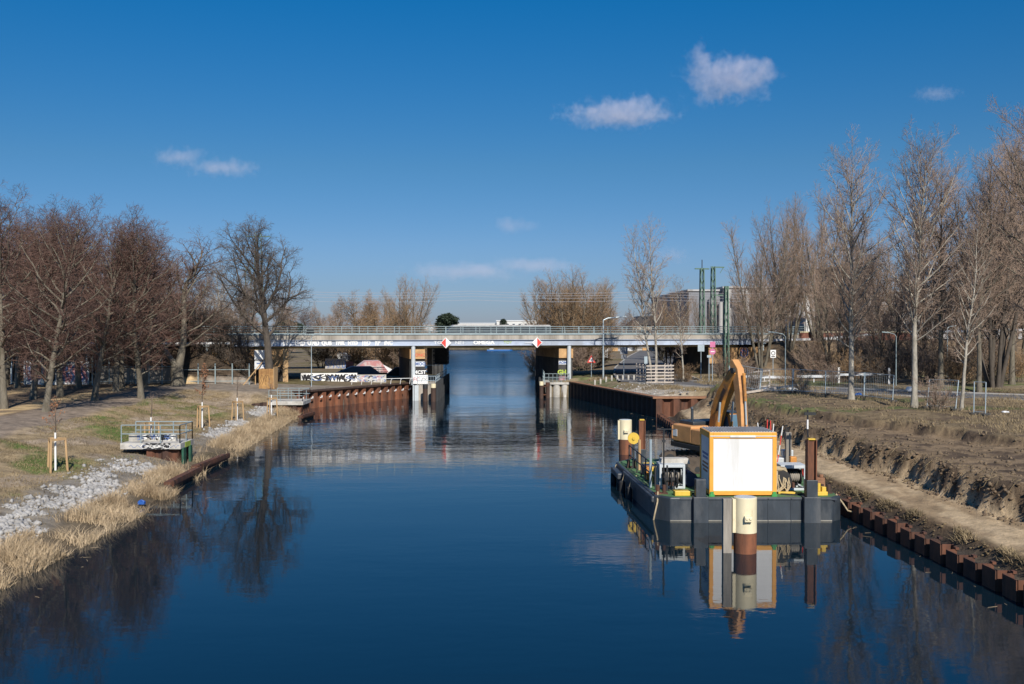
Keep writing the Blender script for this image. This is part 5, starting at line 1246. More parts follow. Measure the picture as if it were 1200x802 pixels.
# container
cX, cY, cw, cd, ch = 8.22, 42.55, 2.8, 2.2, 2.62
t = thing('site_container', 'white site container with yellow orange frame and a closed shutter side', 'container', (cX+cw/2, cY+cd/2, ZD+.05))
fr = .17; x0, y0 = -cw/2, -cd/2
mb = MB()
for x in (x0+fr/2, -x0-fr/2):
    for y in (y0+fr/2, -y0-fr/2): mb.box((x, y, ch/2), (fr, fr, ch))
for y in (y0+.08, -y0-.08): mb.box((0, y, .09), (cw-2*fr, .16, .18)); mb.box((0, y, ch-.13), (cw-2*fr, .16, .26))
for x in (x0+.08, -x0-.08): mb.box((x, 0, .09), (.16, cd-2*fr, .18)); mb.box((x, 0, ch-.13), (.16, cd-2*fr, .26))
mb.build('frame', M['orange'], t, bevel=.015)
mb = MB(); mb.box((0, y0+.06, ch/2-.04), (cw-2*fr-.004, .05, ch-.44)); fp = mb.build('front_panel', M['cont_white'], t)
mb = MB()
for i in range(30): mb.box((x0+fr+.06+i*(cw-2*fr-.1)/29, y0+.034, ch/2-.04), (.012, .006, ch-.46))
mb.build('panel_ribs', M['cont_white'], fp)
mb = MB(); mb.box((-.02, y0-.01, ch-.17), (1.06, .06, .085)); mb.build('shutter_box', M['cont_white'], t, bevel=.01)
mb = MB(); mb.box((0, y0-.012, ch-.155), (cw-.05, .02, .035)); mb.build('drip_edge', M['cont_white'], t)
sp = MB().box((x0+.06, 0, ch/2-.04), (.05, cd-2*fr-.004, ch-.44)).build('side_panel', M['cont_side'], t)
mb = MB()
for k, (zz, wd_) in enumerate(((1.62, 1.3), (1.45, 1.1))): mb.box((x0+.032, .0, zz), (.008, wd_, .10))
mb.build('faded_lettering', M['spray_blue'], sp)
mb = MB()
for k, (zz, wd_) in enumerate(((1.22, 1.25), (1.06, 1.3), (.9, 1.0))): mb.box((x0+.032, .0, zz), (.008, wd_, .08))
mb.build('faded_lettering', M['rust_cap'], sp)
MB().box((-x0-.06, 0, ch/2-.04), (.05, cd-2*fr-.004, ch-.44)).build('side_panel', M['cont_side'], t)
MB().box((0, -y0-.06, ch/2-.04), (cw-2*fr-.004, .05, ch-.44)).build('back_panel', M['cont_side'], t)
mb = MB(); mb.box((0, 0, ch-.01), (cw-.1, cd-.1, .05))
for i in range(22): mb.box((x0+.15+i*(cw-.3)/21, 0, ch+.025), (.05, cd-.16, .03))
mb.build('roof', M['grey_roof'], t)
mb = MB()
for x in (x0+.1, -x0-.1):
    mb.box((x, y0+.05, -.0), (.22, .2, .1)); mb.box((x, -y0-.1, 0), (.2, .2, .1)); mb.box((x+(.0), y0-.045, .05), (.14, .05, .2))
mb.build('corner_foot', M['green'], t)
# winches
def winch(x, y, lab, w_=1.12, h_=1.02, d_=1.0, gear=True):
    t = thing('deck_winch', lab, 'winch', (x, y, ZD), 0, 'winches on the barge deck')
    mb = MB()
    for sx in (-1, 1):
        for sy in (-1, 1): mb.box((sx*(w_/2-.05), sy*(d_/2-.05), h_/2), (.10, .10, h_))
    for sy in (-1, 1): mb.box((0, sy*(d_/2-.05), h_-.05), (w_-.2, .1, .1)); mb.box((0, sy*(d_/2-.05), .05), (w_-.2, .1, .1))
    for sx in (-1, 1): mb.box((sx*(w_/2-.05), 0, h_-.05), (.1, d_-.2, .1)); mb.box((sx*(w_/2-.05), 0, .05), (.1, d_-.2, .1))
    mb.build('frame', M['grey_paint'], t, bevel=.01)
    mb = MB(); mb.box((0, 0, h_+.02), (w_, d_, .04)); mb.build('cover', M['grey_paint'], t)
    MB().box((0, d_/2-.12, h_/2), (w_-.2, .03, h_-.2)).build('back_plate', M['dark'], t)
    mb = MB(); mb.cyl((-.36, 0, .52), (.36, 0, .52), .20, n=16)
    for i in range(8): mb.torus((-.3+i*.085, 0, .52), .205, .03, 'x', 16, 5)
    mb.build('drum', M['timber_grey'], t, smooth=True)
    for x in (-.40, .40): MB().cyl((x-.02, 0, .52), (x+.02, 0, .52), .33, n=18).build('drum_flange', M['dark'], t, smooth=True)
    MB().box((-.05, -.25, .2), (.3, .25, .24)).build('gearbox', M['rust'], t, bevel=.02)
winch(7.0, 45.1, 'deck winch in grey frame left of the container'); winch(12.15, 44.6, 'deck winch in grey frame right of the container, behind the spud beam', 1.1, 1.05)
t = thing('cable_reel', 'black cable reel with hanging turns before the left winch', 'cable reel', (6.78, 44.0, ZD))
mb = MB()
for x in (-.22, .05, .3): mb.torus((x, 0, .48), .33, .035, 'x', 18, 6)
mb.cyl((-.3, 0, .48), (.36, 0, .48), .1, n=10); mb.build('reel', M['rubber'], t, smooth=True)
mb = MB(); mb.bar((-.1, .0, 0), (-.1, 0, 1.1), .07, .07); mb.bar((.2, 0, 0), (.2, 0, .9), .06, .06); mb.build('stand', M['dark'], t)
# deck clutter
def dk(name, lab, cat, mb, m, x, y, rz=0, bevel=0, smooth=False, group=None): return tag(mb.build(name, m, None, bevel=bevel, smooth=smooth, loc=(x, y, ZD), rz=rz), lab, cat, group)
dk('tarp_roll', 'long dark blue tarpaulin roll lying left of the container', 'tarp roll', MB().tube([(-.1, -1.6, .34), (0, 0, .36), (.1, 1.6, .34)], .32, 14), M['blue_tube'], 7.75, 46.6, R(8), smooth=True)
dk('fuel_tank', 'big black round tank lying right of the container', 'tank', MB().tube([(0, -.55, .5), (0, -.5, .5), (0, .5, .5), (0, .55, .5)], [.3, .5, .5, .3], 18), M['rubber'], 11.45, 43.9, R(-8), smooth=True)
mb = MB(); rng = random.Random(4)
for i in range(14): a = rng.uniform(-.3, .3); mb.tube([(a, -.45, 1.0), (a*1.2+rng.gauss(0, .06), -.55, .65), (a*1.5+rng.gauss(0, .1), -.6, .3), (a*1.4+rng.gauss(0, .1), -.62, .08)], .03, 5)
mb.torus((0, -.2, 1.0), .28, .07, 'z', 14, 6); dk('rope_bundle', 'bundle of tan ropes hanging over the black tank', 'rope', mb, M['rope'], 11.38, 43.9, smooth=True)
dk('jerrycan', 'yellow container box beside the left barge railing', 'box', MB().box((0, 0, .35), (.34, .4, .7)), M['yellow'], 6.45, 46.5, .2, .04)
dk('tool_box', 'pale yellow tool chest at the barge front left', 'chest', MB().box((0, 0, .1), (.72, .4, .2)), M['yellow'], 7.15, 42.85, .05, .02)
dk('plank', 'yellow plank lying on the deck right of the container', 'plank', MB().box((0, 0, .05), (1.0, .25, .08)), M['yellow'], 11.75, 43.2, -.1, .01)
mb = MB(); mb.box((0, 0, .08), (.5, .35, .16)); mb.cyl((-.1, 0, .16), (-.1, 0, .5), .1, n=10); mb.box((.12, 0, .25), (.18, .2, .2)); dk('mooring_chock', 'yellow mooring chock right of the spud beam', 'chock', mb, M['yellow'], 12.95, 42.9, .1, .015)
mb = MB(); mb.box((0, 0, .25), (.5, .4, .5)); mb.cyl((-.15, 0, .5), (-.15, 0, .62), .09, n=10); mb.cyl((.15, 0, .5), (.15, 0, .62), .09, n=10); dk('rusty_bollard', 'rusty double bollard at the right rim of the barge', 'bollard', mb, M['rust_cap'], 13.35, 44.6, .1, .02)
mb = MB(); mb.torus((0, 0, .72), .26, .06, 'x', 18, 7); mb.torus((.08, 0, .70), .28, .05, 'x', 18, 7); dk('red_hose', 'coiled red hose on the right winch', 'hose', mb, M['red'], 12.86, 44.6, .3, smooth=True)
mb = MB(); mb.box((0, 0, .42), (1.3, .8, .84)); dk('generator', 'yellow generator housing behind the right winch', 'generator', mb, M['yellow'], 11.75, 46.5, 0, .04)
mb = MB(); mb.box((0, 0, 1.3), (.75, .5, .5)); mb.box((.9, 0, 1.2), (.5, .4, .3)); mb.box((.3, 0, .5), (1.6, .6, 1.0)); dk('equipment_cabinet', 'grey cabinet with white boxes on top behind the right winch', 'cabinet', mb, M['grey_paint'], 11.9, 47.6, 0, .03)
for i, (x, top, tilt, m) in enumerate(((11.55, 2.35, -.12, 'red'), (11.7, 2.5, .03, 'white'), (11.85, 2.3, .1, 'red'), (12.0, 2.45, -.05, 'white'), (12.15, 2.2, .16, 'red'))):
    tt = thing('ranging_pole', 'thin red and white survey pole in the bunch behind the right winch', 'survey pole', (x, 47.1, ZD+.3), 0, 'survey poles in a bunch')
    for k in range(5): MB().cyl((tilt*k/5*2, 0, top*k/5), (tilt*(k+1)/5*2, 0, top*(k+1)/5), .024, n=6).build('red_band' if (k+i) % 2 else 'white_band', M['red'] if (k+i) % 2 else M['white'], tt)
dk('timber_post', 'grey wooden post standing behind the right winch', 'post', MB().box((0, 0, 1.1), (.25, .25, 2.2)), M['timber_grey'], 12.75, 47.2, 0, .02)
for x, y, h, lab in ((6.62, 44.6, 2.6, 'thin black antenna pole at the left winch'), (11.35, 44.3, 2.4, 'black pole beside the right winch frame')):
    mb = MB(); mb.cyl((0, 0, 0), (0, 0, h), .035, n=8); mb.box((0, 0, h*.8), (.14, .1, .1)); mb.bar((-.3, 0, h), (.5, 0, h), .04, .04) if x < 8 else None; dk('antenna_pole', lab, 'pole', mb, M['dark'], x, y)
t = thing('gauge_pole', 'black and white banded pole at the right rim of the barge', 'pole', (13.15, 45.5, ZD))
for k in range(8): MB().cyl((0, 0, k*.42), (0, 0, (k+1)*.42), .04, n=8).build('black_band' if k % 3 else 'white_band', M['ink'] if k % 3 else M['white'], t)
MB().box((.1, 0, 3.2), (.5, .1, .12)).build('sensor_head', M['dark'], t)
for x, y, h, r, m, lab in ((6.1, 45.0, 2.1, .06, 'galv', 'grey steel pole on the left barge railing'), (6.3, 50.5, 1.5, .07, 'timber', 'ochre pole near the far left spud'), (6.85, 46.4, 1.9, .05, 'timber_grey', 'grey wooden pole left of the tarpaulin roll')):
    mb = MB(); mb.cyl((0, 0, 0), (0, 0, h), r, n=8); dk('deck_pole', lab, 'pole', mb, M[m], x, y)
mb = MB(); mb.cyl((0, -.05, .3), (0, .05, .3), .3, n=16); mb.cyl((0, -.12, .3), (0, .12, .3), .08, n=10); mb.bar((0, 0, 0), (0, 0, .3), .12, .12)
o = dk('sheave', 'yellow round sheave beside the far left spud', 'sheave', mb, M['yellow'], 6.3, 53.0, 0, smooth=True); o.location.z = ZD+1.0; mb2 = MB(); mb2.bar((6.3, 53.0, ZD), (6.3, 53.0, ZD+1.05), .1, .1); tag(mb2.build('deck_pole', M['dark'], None), 'dark stub post carrying the yellow sheave', 'pole')
for x, y, d, m, lab in ((7.3, 48.6, (1.0, .5, .45), 'cont_side', 'white sack left of the digger tracks'), (6.7, 50.2, (.5, .4, .4), 'yellow', 'yellow box by the far railing'), (7.2, 47.4, (.9, .6, .5), 'concrete', 'grey block behind the left winch')):
    dk('deck_box', lab, 'box', MB().box((0, 0, d[2]/2), d, taper=.9), M[m], x, y, .3, .05)
rng = random.Random(15)
for lab, cat, x, y, d, m, rot in (('black plastic crate on the deck before the digger tracks', 'crate', 7.0, 49.4, (.5, .4, .3), 'rubber', .2), ('blue barrel lying by the left railing', 'barrel', 6.5, 48.8, (.5, .8, .5), 'blue_tube', .1), ('rusty steel block by the left winch', 'block', 6.6, 45.9, (.4, .35, .45), 'rust', .3),
  ('grey gas bottle rack behind the cable reel', 'rack', 7.6, 45.9, (.35, .5, 1.1), 'grey_paint', .1), ('ochre steel case under the railing', 'case', 6.35, 47.4, (.35, .55, .6), 'machine', .05), ('pale stack of folded tarpaulins on the left winch', 'tarpaulin', 7.2, 46.4, (1.3, .6, .25), 'concrete_pale', .05),
  ('rusty chain box right of the container', 'box', 12.9, 43.6, (.35, .35, .3), 'rust', .2), ('black battery box by the right pole', 'box', 11.25, 45.4, (.4, .4, .6), 'dark', 0), ('orange steel bracket on the right winch', 'bracket', 12.5, 45.5, (.3, .3, 1.3), 'machine', 0), ('white canister behind the right winch', 'canister', 11.4, 46.2, (.35, .3, 1.4), 'white', .2)):
    o = dk('deck_box', lab, cat, MB().box((0, 0, d[2]/2), d, taper=.93), M[m], x, y, rot, .03)
    if 'tarpaulins' in lab: o.location.z = ZD+1.0; o.location.y = 45.4
for pts, lab in (([(7.2, 44.2, .03), (7.6, 43.7, .03), (8.1, 43.4, .03), (8.0, 43.0, .03), (7.4, 43.2, .03), (6.9, 42.8, .03)], 'black hose snaking over the deck left of the container'), ([(11.3, 43.0, .03), (11.9, 42.8, .03), (12.6, 43.3, .03), (13.2, 43.0, .03), (13.4, 43.9, .03)], 'black hose lying on the deck right of the container')):
    tag(MB().tube([(x, y, ZD+z) for x, y, z in pts], .03, 7).build('hose', M['rubber'], None, smooth=True), lab, 'hose')
# dolphins
def dolphin(x, y, top, zc, lab, timber=True):
    t = thing('mooring_dolphin', lab, 'mooring pile', (x, y, 0), 0, 'mooring dolphins by the barge')
    MB().cyl((0, 0, -2), (0, 0, zc), .405, n=28).build('rusty_foot', M['rust_red'], t, smooth=True)
    MB().cyl((0, 0, zc), (0, 0, top), .41, n=28).build('painted_top', M['cream'], t, smooth=True, bevel=.015)
    MB().cyl((0, 0, top-.02), (0, 0, top+.012), .36, n=28).build('lid', M['grey_paint'], t)
    mb = MB(); mb.box((-.42, -.02, zc+(top-zc)/2-.02), (.12, .30, top-zc-.06)); mb.build('guide_plate', M['cream'], t)
    mb = MB(); mb.box((0, -.46, zc+.55), (.27, .18, .20)); mb.cyl((-.06, -.40, zc+.57), (-.06, -.58, zc+.57), .055, n=10); mb.cyl((.07, -.40, zc+.57), (.07, -.58, zc+.57), .055, n=10); mb.build('mooring_bolt', M['cream'], t, bevel=.02)
    if timber: MB().box((-.66, -.02, top/2-.45), (.30, .28, top+.8)).build('fender_timber', M['timber_grey'], t, bevel=.015)
dolphin(8.33, 36.5, 1.98, .72, 'cream topped mooring pile standing before the container with a grey fender timber')
dolphin(7.2, 65, 2.2, .95, 'cream topped mooring pile beyond the far end of the barge', False)
for x, y, h, lab in ((6.55, 57.6, .5, 'short rusty stub pile just past the barge corner'),): tag(MB().cyl((0, 0, -1.5), (0, 0, h), .22, n=12).build('stub_pile', M['rust_cap'], None, smooth=True, loc=(x, y, 0)), lab, 'pile')

# ------------------------------------------------------------------ excavator (local +x = forward)
EA = math.atan2(-.93, .36)
t = thing('excavator', 'orange tracked excavator with raised boom on the barge deck', 'excavator', (9.75, 50.6, ZD), EA)
tr_rot = R(6)-EA
for sy in (-1, 1):
    n = 22; prof = []
    for i in range(n):
        a = 2*math.pi*i/n; prof.append(((1.75 if math.cos(a) > 0 else -1.75)+.40*math.cos(a), .42+.40*math.sin(a)))
    yc = sy*1.15; mb = MB()
    vs, fs = [], []
    for (x, z) in prof:
        for yy in (yc-.29, yc+.29): vs.append((x, yy, z))
    for i in range(n): fs.append((i*2, i*2+1, ((i+1) % n)*2+1, ((i+1) % n)*2))
    fs.append(tuple(i*2 for i in range(n))); fs.append(tuple(i*2+1 for i in range(n-1, -1, -1))); mb.add(vs, fs)
    for i in range(38):                                   # grousers
        s_ = i/38*(7.0+2*math.pi*.4); 
        if s_ < 3.5: x, z, ax = -1.75+s_, .83, 0
        elif s_ < 3.5+math.pi*.4: a = (s_-3.5)/.4; x, z, ax = 1.75+.41*math.sin(a), .42+.41*math.cos(a), -a
        elif s_ < 7+math.pi*.4: x, z, ax = 1.75-(s_-3.5-math.pi*.4), .01, 0
        else: a = (s_-7-math.pi*.4)/.4; x, z, ax = -1.75-.41*math.sin(a), .42-.41*math.cos(a), -a
        mb.box((x, yc, z), (.05, .6, .05), m=Matrix.Rotation(ax, 4, 'Y'))
    tk = mb.build('track', M['track'], t, rz=tr_rot)
    mb = MB()
    for i in range(7): mb.cyl((-1.5+i*.5, yc-.31, .22), (-1.5+i*.5, yc+.31, .22), .14, n=12)
    for x in (-1.75, 1.75): mb.cyl((x, yc-.31, .42), (x, yc+.31, .42), .28, n=14)
    mb.build('rollers', M['dark'], tk)
mb = MB(); mb.box((0, 0, .62), (1.6, 2.0, .4)); mb.cyl((0, 0, .8), (0, 0, 1.08), .6, n=20); mb.build('undercarriage', M['dark'], t, rz=tr_rot)
MB().prism([(-1.6, -1.25), (1.35, -1.25), (1.55, -.9), (1.55, .9), (1.35, 1.25), (-1.6, 1.25)], 1.08, 1.32).build('upper_frame', M['dark'], t, bevel=.02)
cwp = [(-1.40, -1.25)]+[(-1.5-.42*math.sin(a), -1.25*math.cos(a)) for a in [i*math.pi/10 for i in range(11)]]+[(-1.40, 1.25)]
mb = MB(); mb.prism(cwp, 1.12, 1.40); mb.build('counterweight_base', M['hull'], t, bevel=.04)
mb = MB(); mb.prism([(x*1.0, y) for x, y in cwp], 1.42, 2.12); mb.build('counterweight', M['machine_pale'], t, bevel=.06)
MB().box((-.55, 0, 1.78), (1.75, 2.44, .86)).build('engine_house', M['machine_pale'], t, bevel=.06)
mb = MB(); mb.box((-.75, 0, 2.3), (1.3, 1.7, .2)); mb.build('hood', M['hull'], t, bevel=.05)
MB().box((.85, -.82, 1.72), (1.1, .8, .75)).build('tank_box', M['machine_pale'], t, bevel=.05)
mb = MB(); mb.box((-1.2, -1.226, 1.78), (.4, .012, .34)); mb.build('data_plate', M['white'], t)
mb = MB(); mb.cyl((-.6, -.6, 2.38), (-.6, -.6, 2.95), .07, n=10); mb.tube([(-.6, -.6, 2.95), (-.66, -.6, 3.06)], .07, 10); mb.build('exhaust', M['hull'], t, smooth=True)
mb = MB(); mb.ext([(.0, 1.32), (1.35, 1.32), (1.5, 1.9), (1.1, 2.85), (.0, 2.85)], 'y', .38, 1.22); cab = mb.build('cab', M['machine'], t, bevel=.04)
mb = MB(); mb.ext([(.12, 2.0), (.62, 2.0), (.62, 2.7), (.12, 2.7)], 'y', 1.225, 1.24); mb.ext([(.70, 1.75), (1.38, 1.95), (1.05, 2.7), (.70, 2.7)], 'y', 1.225, 1.24); mb.build('side_window', M['glass'], cab)
mb = MB(); mb.ext([(.7, 2.0), (1.3, 2.0), (1.03, 2.7), (.7, 2.7)], 'y', .36, .375); mb.build('side_window', M['glass'], cab)
mb = MB(); mb.add([(1.53, .46, 1.95), (1.53, 1.14, 1.95), (1.155, 1.14, 2.8), (1.155, .46, 2.8)], [(0, 1, 2, 3)]); mb.add([(1.51, .46, 1.94), (1.51, 1.14, 1.94), (1.135, 1.14, 2.79), (1.135, .46, 2.79)], [(3, 2, 1, 0)]); mb.build('windscreen', M['glass'], cab)
mb = MB(); mb.box((.55, .8, 2.89), (1.1, .8, .08)); mb.build('cab_roof', M['hull'], cab, bevel=.02)
# boom: curved box girder in the local xz plane
def girder(name, pts, hts, wd, m, par, y=0):
    up, lo = [], []
    for i, (x, z) in enumerate(pts):
        a = Vector(pts[max(i-1, 0)]); b2 = Vector(pts[min(i+1, len(pts)-1)]); d = (b2-a).normalized(); nn = Vector((-d.y, d.x))
        up.append((x+nn.x*hts[i]/2, z+nn.y*hts[i]/2)); lo.append((x-nn.x*hts[i]/2, z-nn.y*hts[i]/2))
    mb = MB(); mb.ext(up+lo[::-1], 'y', y-wd/2, y+wd/2); return mb.build(name, m, par, bevel=.025)
bpts = [(.55, 1.55), (.62, 2.2), (.85, 3.0), (1.3, 3.75), (1.9, 4.45), (2.45, 5.0)]
boom = girder('boom', bpts, [.46, .58, .70, .68, .54, .38], .44, M['machine'], t)
mb = MB(); mb.add([(1.0, -.247, 3.0), (1.18, -.247, 3.0), (1.85, -.247, 4.05), (1.62, -.247, 4.15)], [(3, 2, 1, 0)]); mb.build('side_decal', M['rust_dark'], boom)
mb = MB()
for y in (-.15, .0, .15): mb.tube([(x-.36+i*.02, y, z+.12) for i, (x, z) in enumerate(bpts)], .035, 6)
mb.build('hoses', M['rubber'], boom)
stick = girder('stick', [(2.15, 5.42), (2.5, 5.0), (2.72, 4.0), (2.85, 3.0), (2.95, 2.2)], [.36, .52, .46, .38, .30], .36, M['machine_pale'], t)
for px_, pz_, hw_, pr2 in ((2.45, 5.0, .3, .14), (.55, 1.55, .34, .16), (2.95, 2.2, .28, .11)): MB().cyl((px_, -hw_, pz_), (px_, hw_, pz_), pr2, n=12).build('pin', M['dark'], t)
for a, m_, b2, r in (((1.25, -.36, 1.5), (1.42, -.36, 2.5), (1.55, -.36, 3.45), .085), ((1.25, .36, 1.5), (1.42, .36, 2.5), (1.55, .36, 3.45), .085), ((1.15, 0, 4.2), (1.8, 0, 4.95), (2.18, 0, 5.4), .085), ((3.0, 0, 4.9), (3.12, 0, 3.6), (3.2, 0, 2.5), .075)):
    cy_ = MB().cyl(a, m_, r, n=10).build('cylinder', M['machine'], t, smooth=True); MB().cyl(m_, b2, r*.58, n=10).build('piston_rod', M['galv'], cy_, smooth=True)
bk = [(2.9, 2.1), (3.15, 2.25), (3.35, 1.9), (3.25, 1.4), (2.9, 1.1), (2.4, 1.05), (2.55, 1.35), (2.75, 1.7)]
mb = MB(); mb.ext(bk, 'y', -.5, .5); mb.build('bucket', M['track'], t, bevel=.03)

# ------------------------------------------------------------------ right bank: fences, signs, barriers
def site_fence(lab, p0, p1, h=1.95, wires=True):
    a, b2 = Vector(p0), Vector(p1); za, zb = gz(*p0), gz(*p1); t = thing('site_fence_panel', lab, 'fence panel', (a.x, a.y, za), 0, 'temporary fence panels on the right bank')
    d = Vector((b2.x-a.x, b2.y-a.y, zb-za)); U = Vector((0, 0, 1)); ln = Vector((random.Random(lab).gauss(0, .12), random.Random(lab).gauss(0, .05), 0))
    for q in (Vector((0, 0, 0)), d): MB().cyl(q, q+ln+U*h, .035, n=6).build('post', M['galv'], t)
    mb = MB(); mb.cyl(ln+U*h, d+ln+U*h, .02, n=5); mb.cyl(ln*.1+U*.2, d+ln*.1+U*.2, .02, n=5)
    if wires:
        for i in range(1, 16): f = i/16; mb.bar(d*f+U*.2+ln*.1, d*f+U*h+ln, .006, .006)
        for i in range(1, 6): f = .2+(h-.2)*i/6; mb.bar(U*f+ln*f/h, d+U*f+ln*f/h, .006, .006)
    mb.build('mesh', M['galv'], t)
    for q in (Vector((0, 0, 0)), d): MB().box((q.x, q.y, q.z+.07), (.3, .65, .14), rz=math.atan2(d.y, d.x)).build('foot', M['dark_wall'], t, bevel=.02)
fp_ = [(18.6, 88.5), (20.8, 86), (23.0, 84), (25.2, 82.3), (26.9, 78.2), (27.9, 75)]
for i, lab in enumerate(('fence panel nearest the digger boom beside the cut bank', 'fence panel beside the bent post before the road', 'fence panel left of the white trunk', 'fence panel just behind the white trunk', 'fence panel right of the white trunk with two posts close together')): site_fence(lab, fp_[i], fp_[i+1])
site_fence('fence panel with leaning posts under the slender leaning poplar', (28.1, 69.3), (28.7, 66.2)); site_fence('narrow double fence panel nearest the camera on the right bank', (28.75, 63.7), (29.15, 63.0), 2.05, False)
t = thing('pallet_fence', 'bleached wooden pallets standing as a guard around the pale poplar pair', 'pallet fence', (G(753, 453, 1.9).x, 104.5, gz(14, 104.5)))
mb = MB()
for (a, b2) in (((0, 0), (2.9, .7)), ((0, 0), (-.6, 3.4)), ((2.9, .7), (2.5, 3.9))):
    A, B = Vector((*a, 0)), Vector((*b2, 0)); q = MB()
    for i in range(4): p = A.lerp(B, i/3); q.bar((p.x, p.y, -.1), (p.x, p.y, 2.0), .10, .09)
    for j in range(6): z = .2+j*.33; q.bar((A.x, A.y-.06, z+.02*math.sin(j*3)), (B.x, B.y-.06, z-.03*math.cos(j*2)), .04, .13)
    q.build('pallet_side', M['timber_pale'], t)
t = thing('pallet_fence', 'small leaning wooden gate behind the digger boom', 'pallet fence', (G(864, 455, 2.3).x, 93.5, gz(20.5, 93.5)), R(12))
q = MB()
for i in range(3): q.bar((i*1.1, 0, 0), (i*1.1, 0, 1.9), .08, .08)
for j in range(4): q.bar((0, -.06, .3+j*.45), (2.2, -.06, .42+j*.47), .04, .11)
q.build('gate_frame', M['timber_pale'], t)
mb = MB(); mb.bar((0, 0, .15), (5.6, 4.5, .55), .16, .16); p = G(872, 466, 2.3); tag(mb.build('long_timber', M['timber_pale'], None, loc=(p.x, p.y, gz(p.x, p.y))), 'pale long timber lying on the bank right of the digger boom', 'timber')
def post_sign(name, lab, x, y, h, build, rz=0):
    t = thing(name, lab, 'sign', (x, y, gz(x, y)), rz); MB().cyl((0, 0, -.2), (0, 0, h), .04, n=8).build('post', M['galv'], t, smooth=True); build(t, h); return t
def sq(m, w_, h_):
    def f(t, h): MB().box((0, -.05, h-h_/2), (w_, .02, h_)).build('panel', M[m], t)
    return f
def white_round(t, h):
    MB().box((0, -.05, h-.42), (.6, .02, .86)).build('panel', M['white'], t); MB().torus((0, -.065, h-.35), .19, .035, 'y', 20, 6).build('ring_mark', M['ink'], t)
    MB().box((0, -.064, h-.70), (.4, .012, .1)).build('text_bar', M['ink'], t)
Y = 112; post_sign('road_sign', 'white upright sign with dark ring on the embankment slope', (906-600)/1200*Y, Y, 3.2, white_round)
def tri(t, h):
    MB().ext([(-.5, h-.9), (.5, h-.9), (0, h)], 'y', -.05, -.03).build('border', M['red'], t); MB().ext([(-.3, h-.78), (.3, h-.78), (0, h-.26)], 'y', -.062, -.054).build('panel', M['white'], t)
    MB().box((0, -.07, h-.62), (.09, .01, .22)).build('symbol', M['ink'], t)
Y = 121; post_sign('warning_sign', 'triangular red bordered warning sign left of the underpass road', (693-600)/1200*Y, Y, 2.6, tri)
def dirs(t, h): MB().box((0, -.05, h-.4), (.85, .02, .8)).build('panel', M['fac_grey'], t); MB().box((0, -.05, h-1.1), (.6, .02, .45)).build('panel', M['fac_grey'], t)
Y = 116; post_sign('road_sign', 'dark backed double sign on a pole in the middle of the underpass road mouth', (729.5-600)/1200*Y, 114.6, 3.6, dirs)
Y = 111; post_sign('road_sign', 'blue grey square sign on a pole before the dark right pier wall', (821.5-600)/1200*Y, Y, 3.9, sq('galv', .7, .7))
def pk(t, h):
    MB().box((0, -.05, h-.3), (.55, .02, .6)).build('panel', M['pink'], t); mb = MB(); mb.cyl((0, -.04, h-1.05), (0, -.06, h-1.05), .32, n=20); mb.build('round_panel', M['pink'], t)
    MB().box((0, -.067, h-1.05), (.4, .01, .09)).build('bar_mark', M['white'], t)
Y = 108; post_sign('road_sign', 'faded pink round and square sign pair right of the dark pier wall', (835-600)/1200*Y, Y, 4.3, pk)
Y = 107; post_sign('road_sign', 'short narrow sign post left of the pink signs', (831-600)/1200*Y, Y, 2.9, sq('galv', .42, .25))
Y = 119; post_sign('road_sign', 'small grey sign on a post left of the pallet fence', (759-600)/1200*Y-1.0, 113, 2.6, sq('galv', .35, .8))
for i in range(9):
    x, y = 8.4+i*.62, 111.2+i*.12; tag(MB().box((0, 0, .2), (.2, .2, .75), taper=.85).build('bollard', M['concrete_pale'], None, bevel=.02, loc=(x, y, gz(x, y))), 'pale concrete bollard in the row across the underpass road mouth', 'bollard', 'bollards at the underpass road')
t = thing('guard_rail', 'dark railing behind the bollards left of the underpass road', 'railing', (7.6, 113.6, gz(7.6, 113.6)))
mb = MB()
for i in range(9): mb.bar((i*.9, i*.15, 0), (i*.9, i*.15, 1.2), .05, .05)
for z in (1.15, .6): mb.bar((0, 0, z), (7.2, 1.2, z), .04, .04)
mb.build('rails', M['hull'], t)
t = thing('crash_barrier', 'white crash barrier boards along the far side of the road', 'barrier', ((872-600)/1200*104, 106.5, gz(24, 106)))
mb = MB(); mb.bar((0, 0, .65), (5.2, -1.5, .65), .05, .26); mb.bar((5.6, -1.7, .75), (9.3, -3.2, .85), .05, .26); mb.bar((9.3, -3.2, 1.0), (13.4, -4.8, 1.1), .05, .22); mb.build('boards', M['cont_side'], t)
for x in (0, 2.5, 5.0, 7.2): MB().bar((x, -.3*x, -.2), (x, -.3*x, .8), .08, .08).build('post', M['cont_side'], t)
for x in (9.4, 13.9): MB().box((x, -.345*x, .9), (.2, .1, 1.7)).build('post', M['white'], t)
for px, py, z, d, m, lab in ((1067, 454, 2.7, (.9, .6, .45), 'white', 'white rubbish bag at the verge beyond the road'), (1006, 466, 2.5, (.7, .4, .2), 'blue', 'blue scrap lying behind the white trunk'), (929, 454, 2.6, (1.2, .3, .25), 'white', 'white board lying on the verge by the bent post'), (897, 457, 2.5, (.7, .5, .35), 'white', 'white bag at the end of the long timber'), (1178, 488, 2.5, (.5, .4, .1), 'cont_side', 'pale scrap near the double fence post')):
    p = G(px, py, z); tag(MB().box((0, 0, d[2]/2), d, taper=.6).build('litter', M[m], None, bevel=.06, loc=(p.x, p.y, gz(p.x, p.y)), rz=px), lab, 'litter')

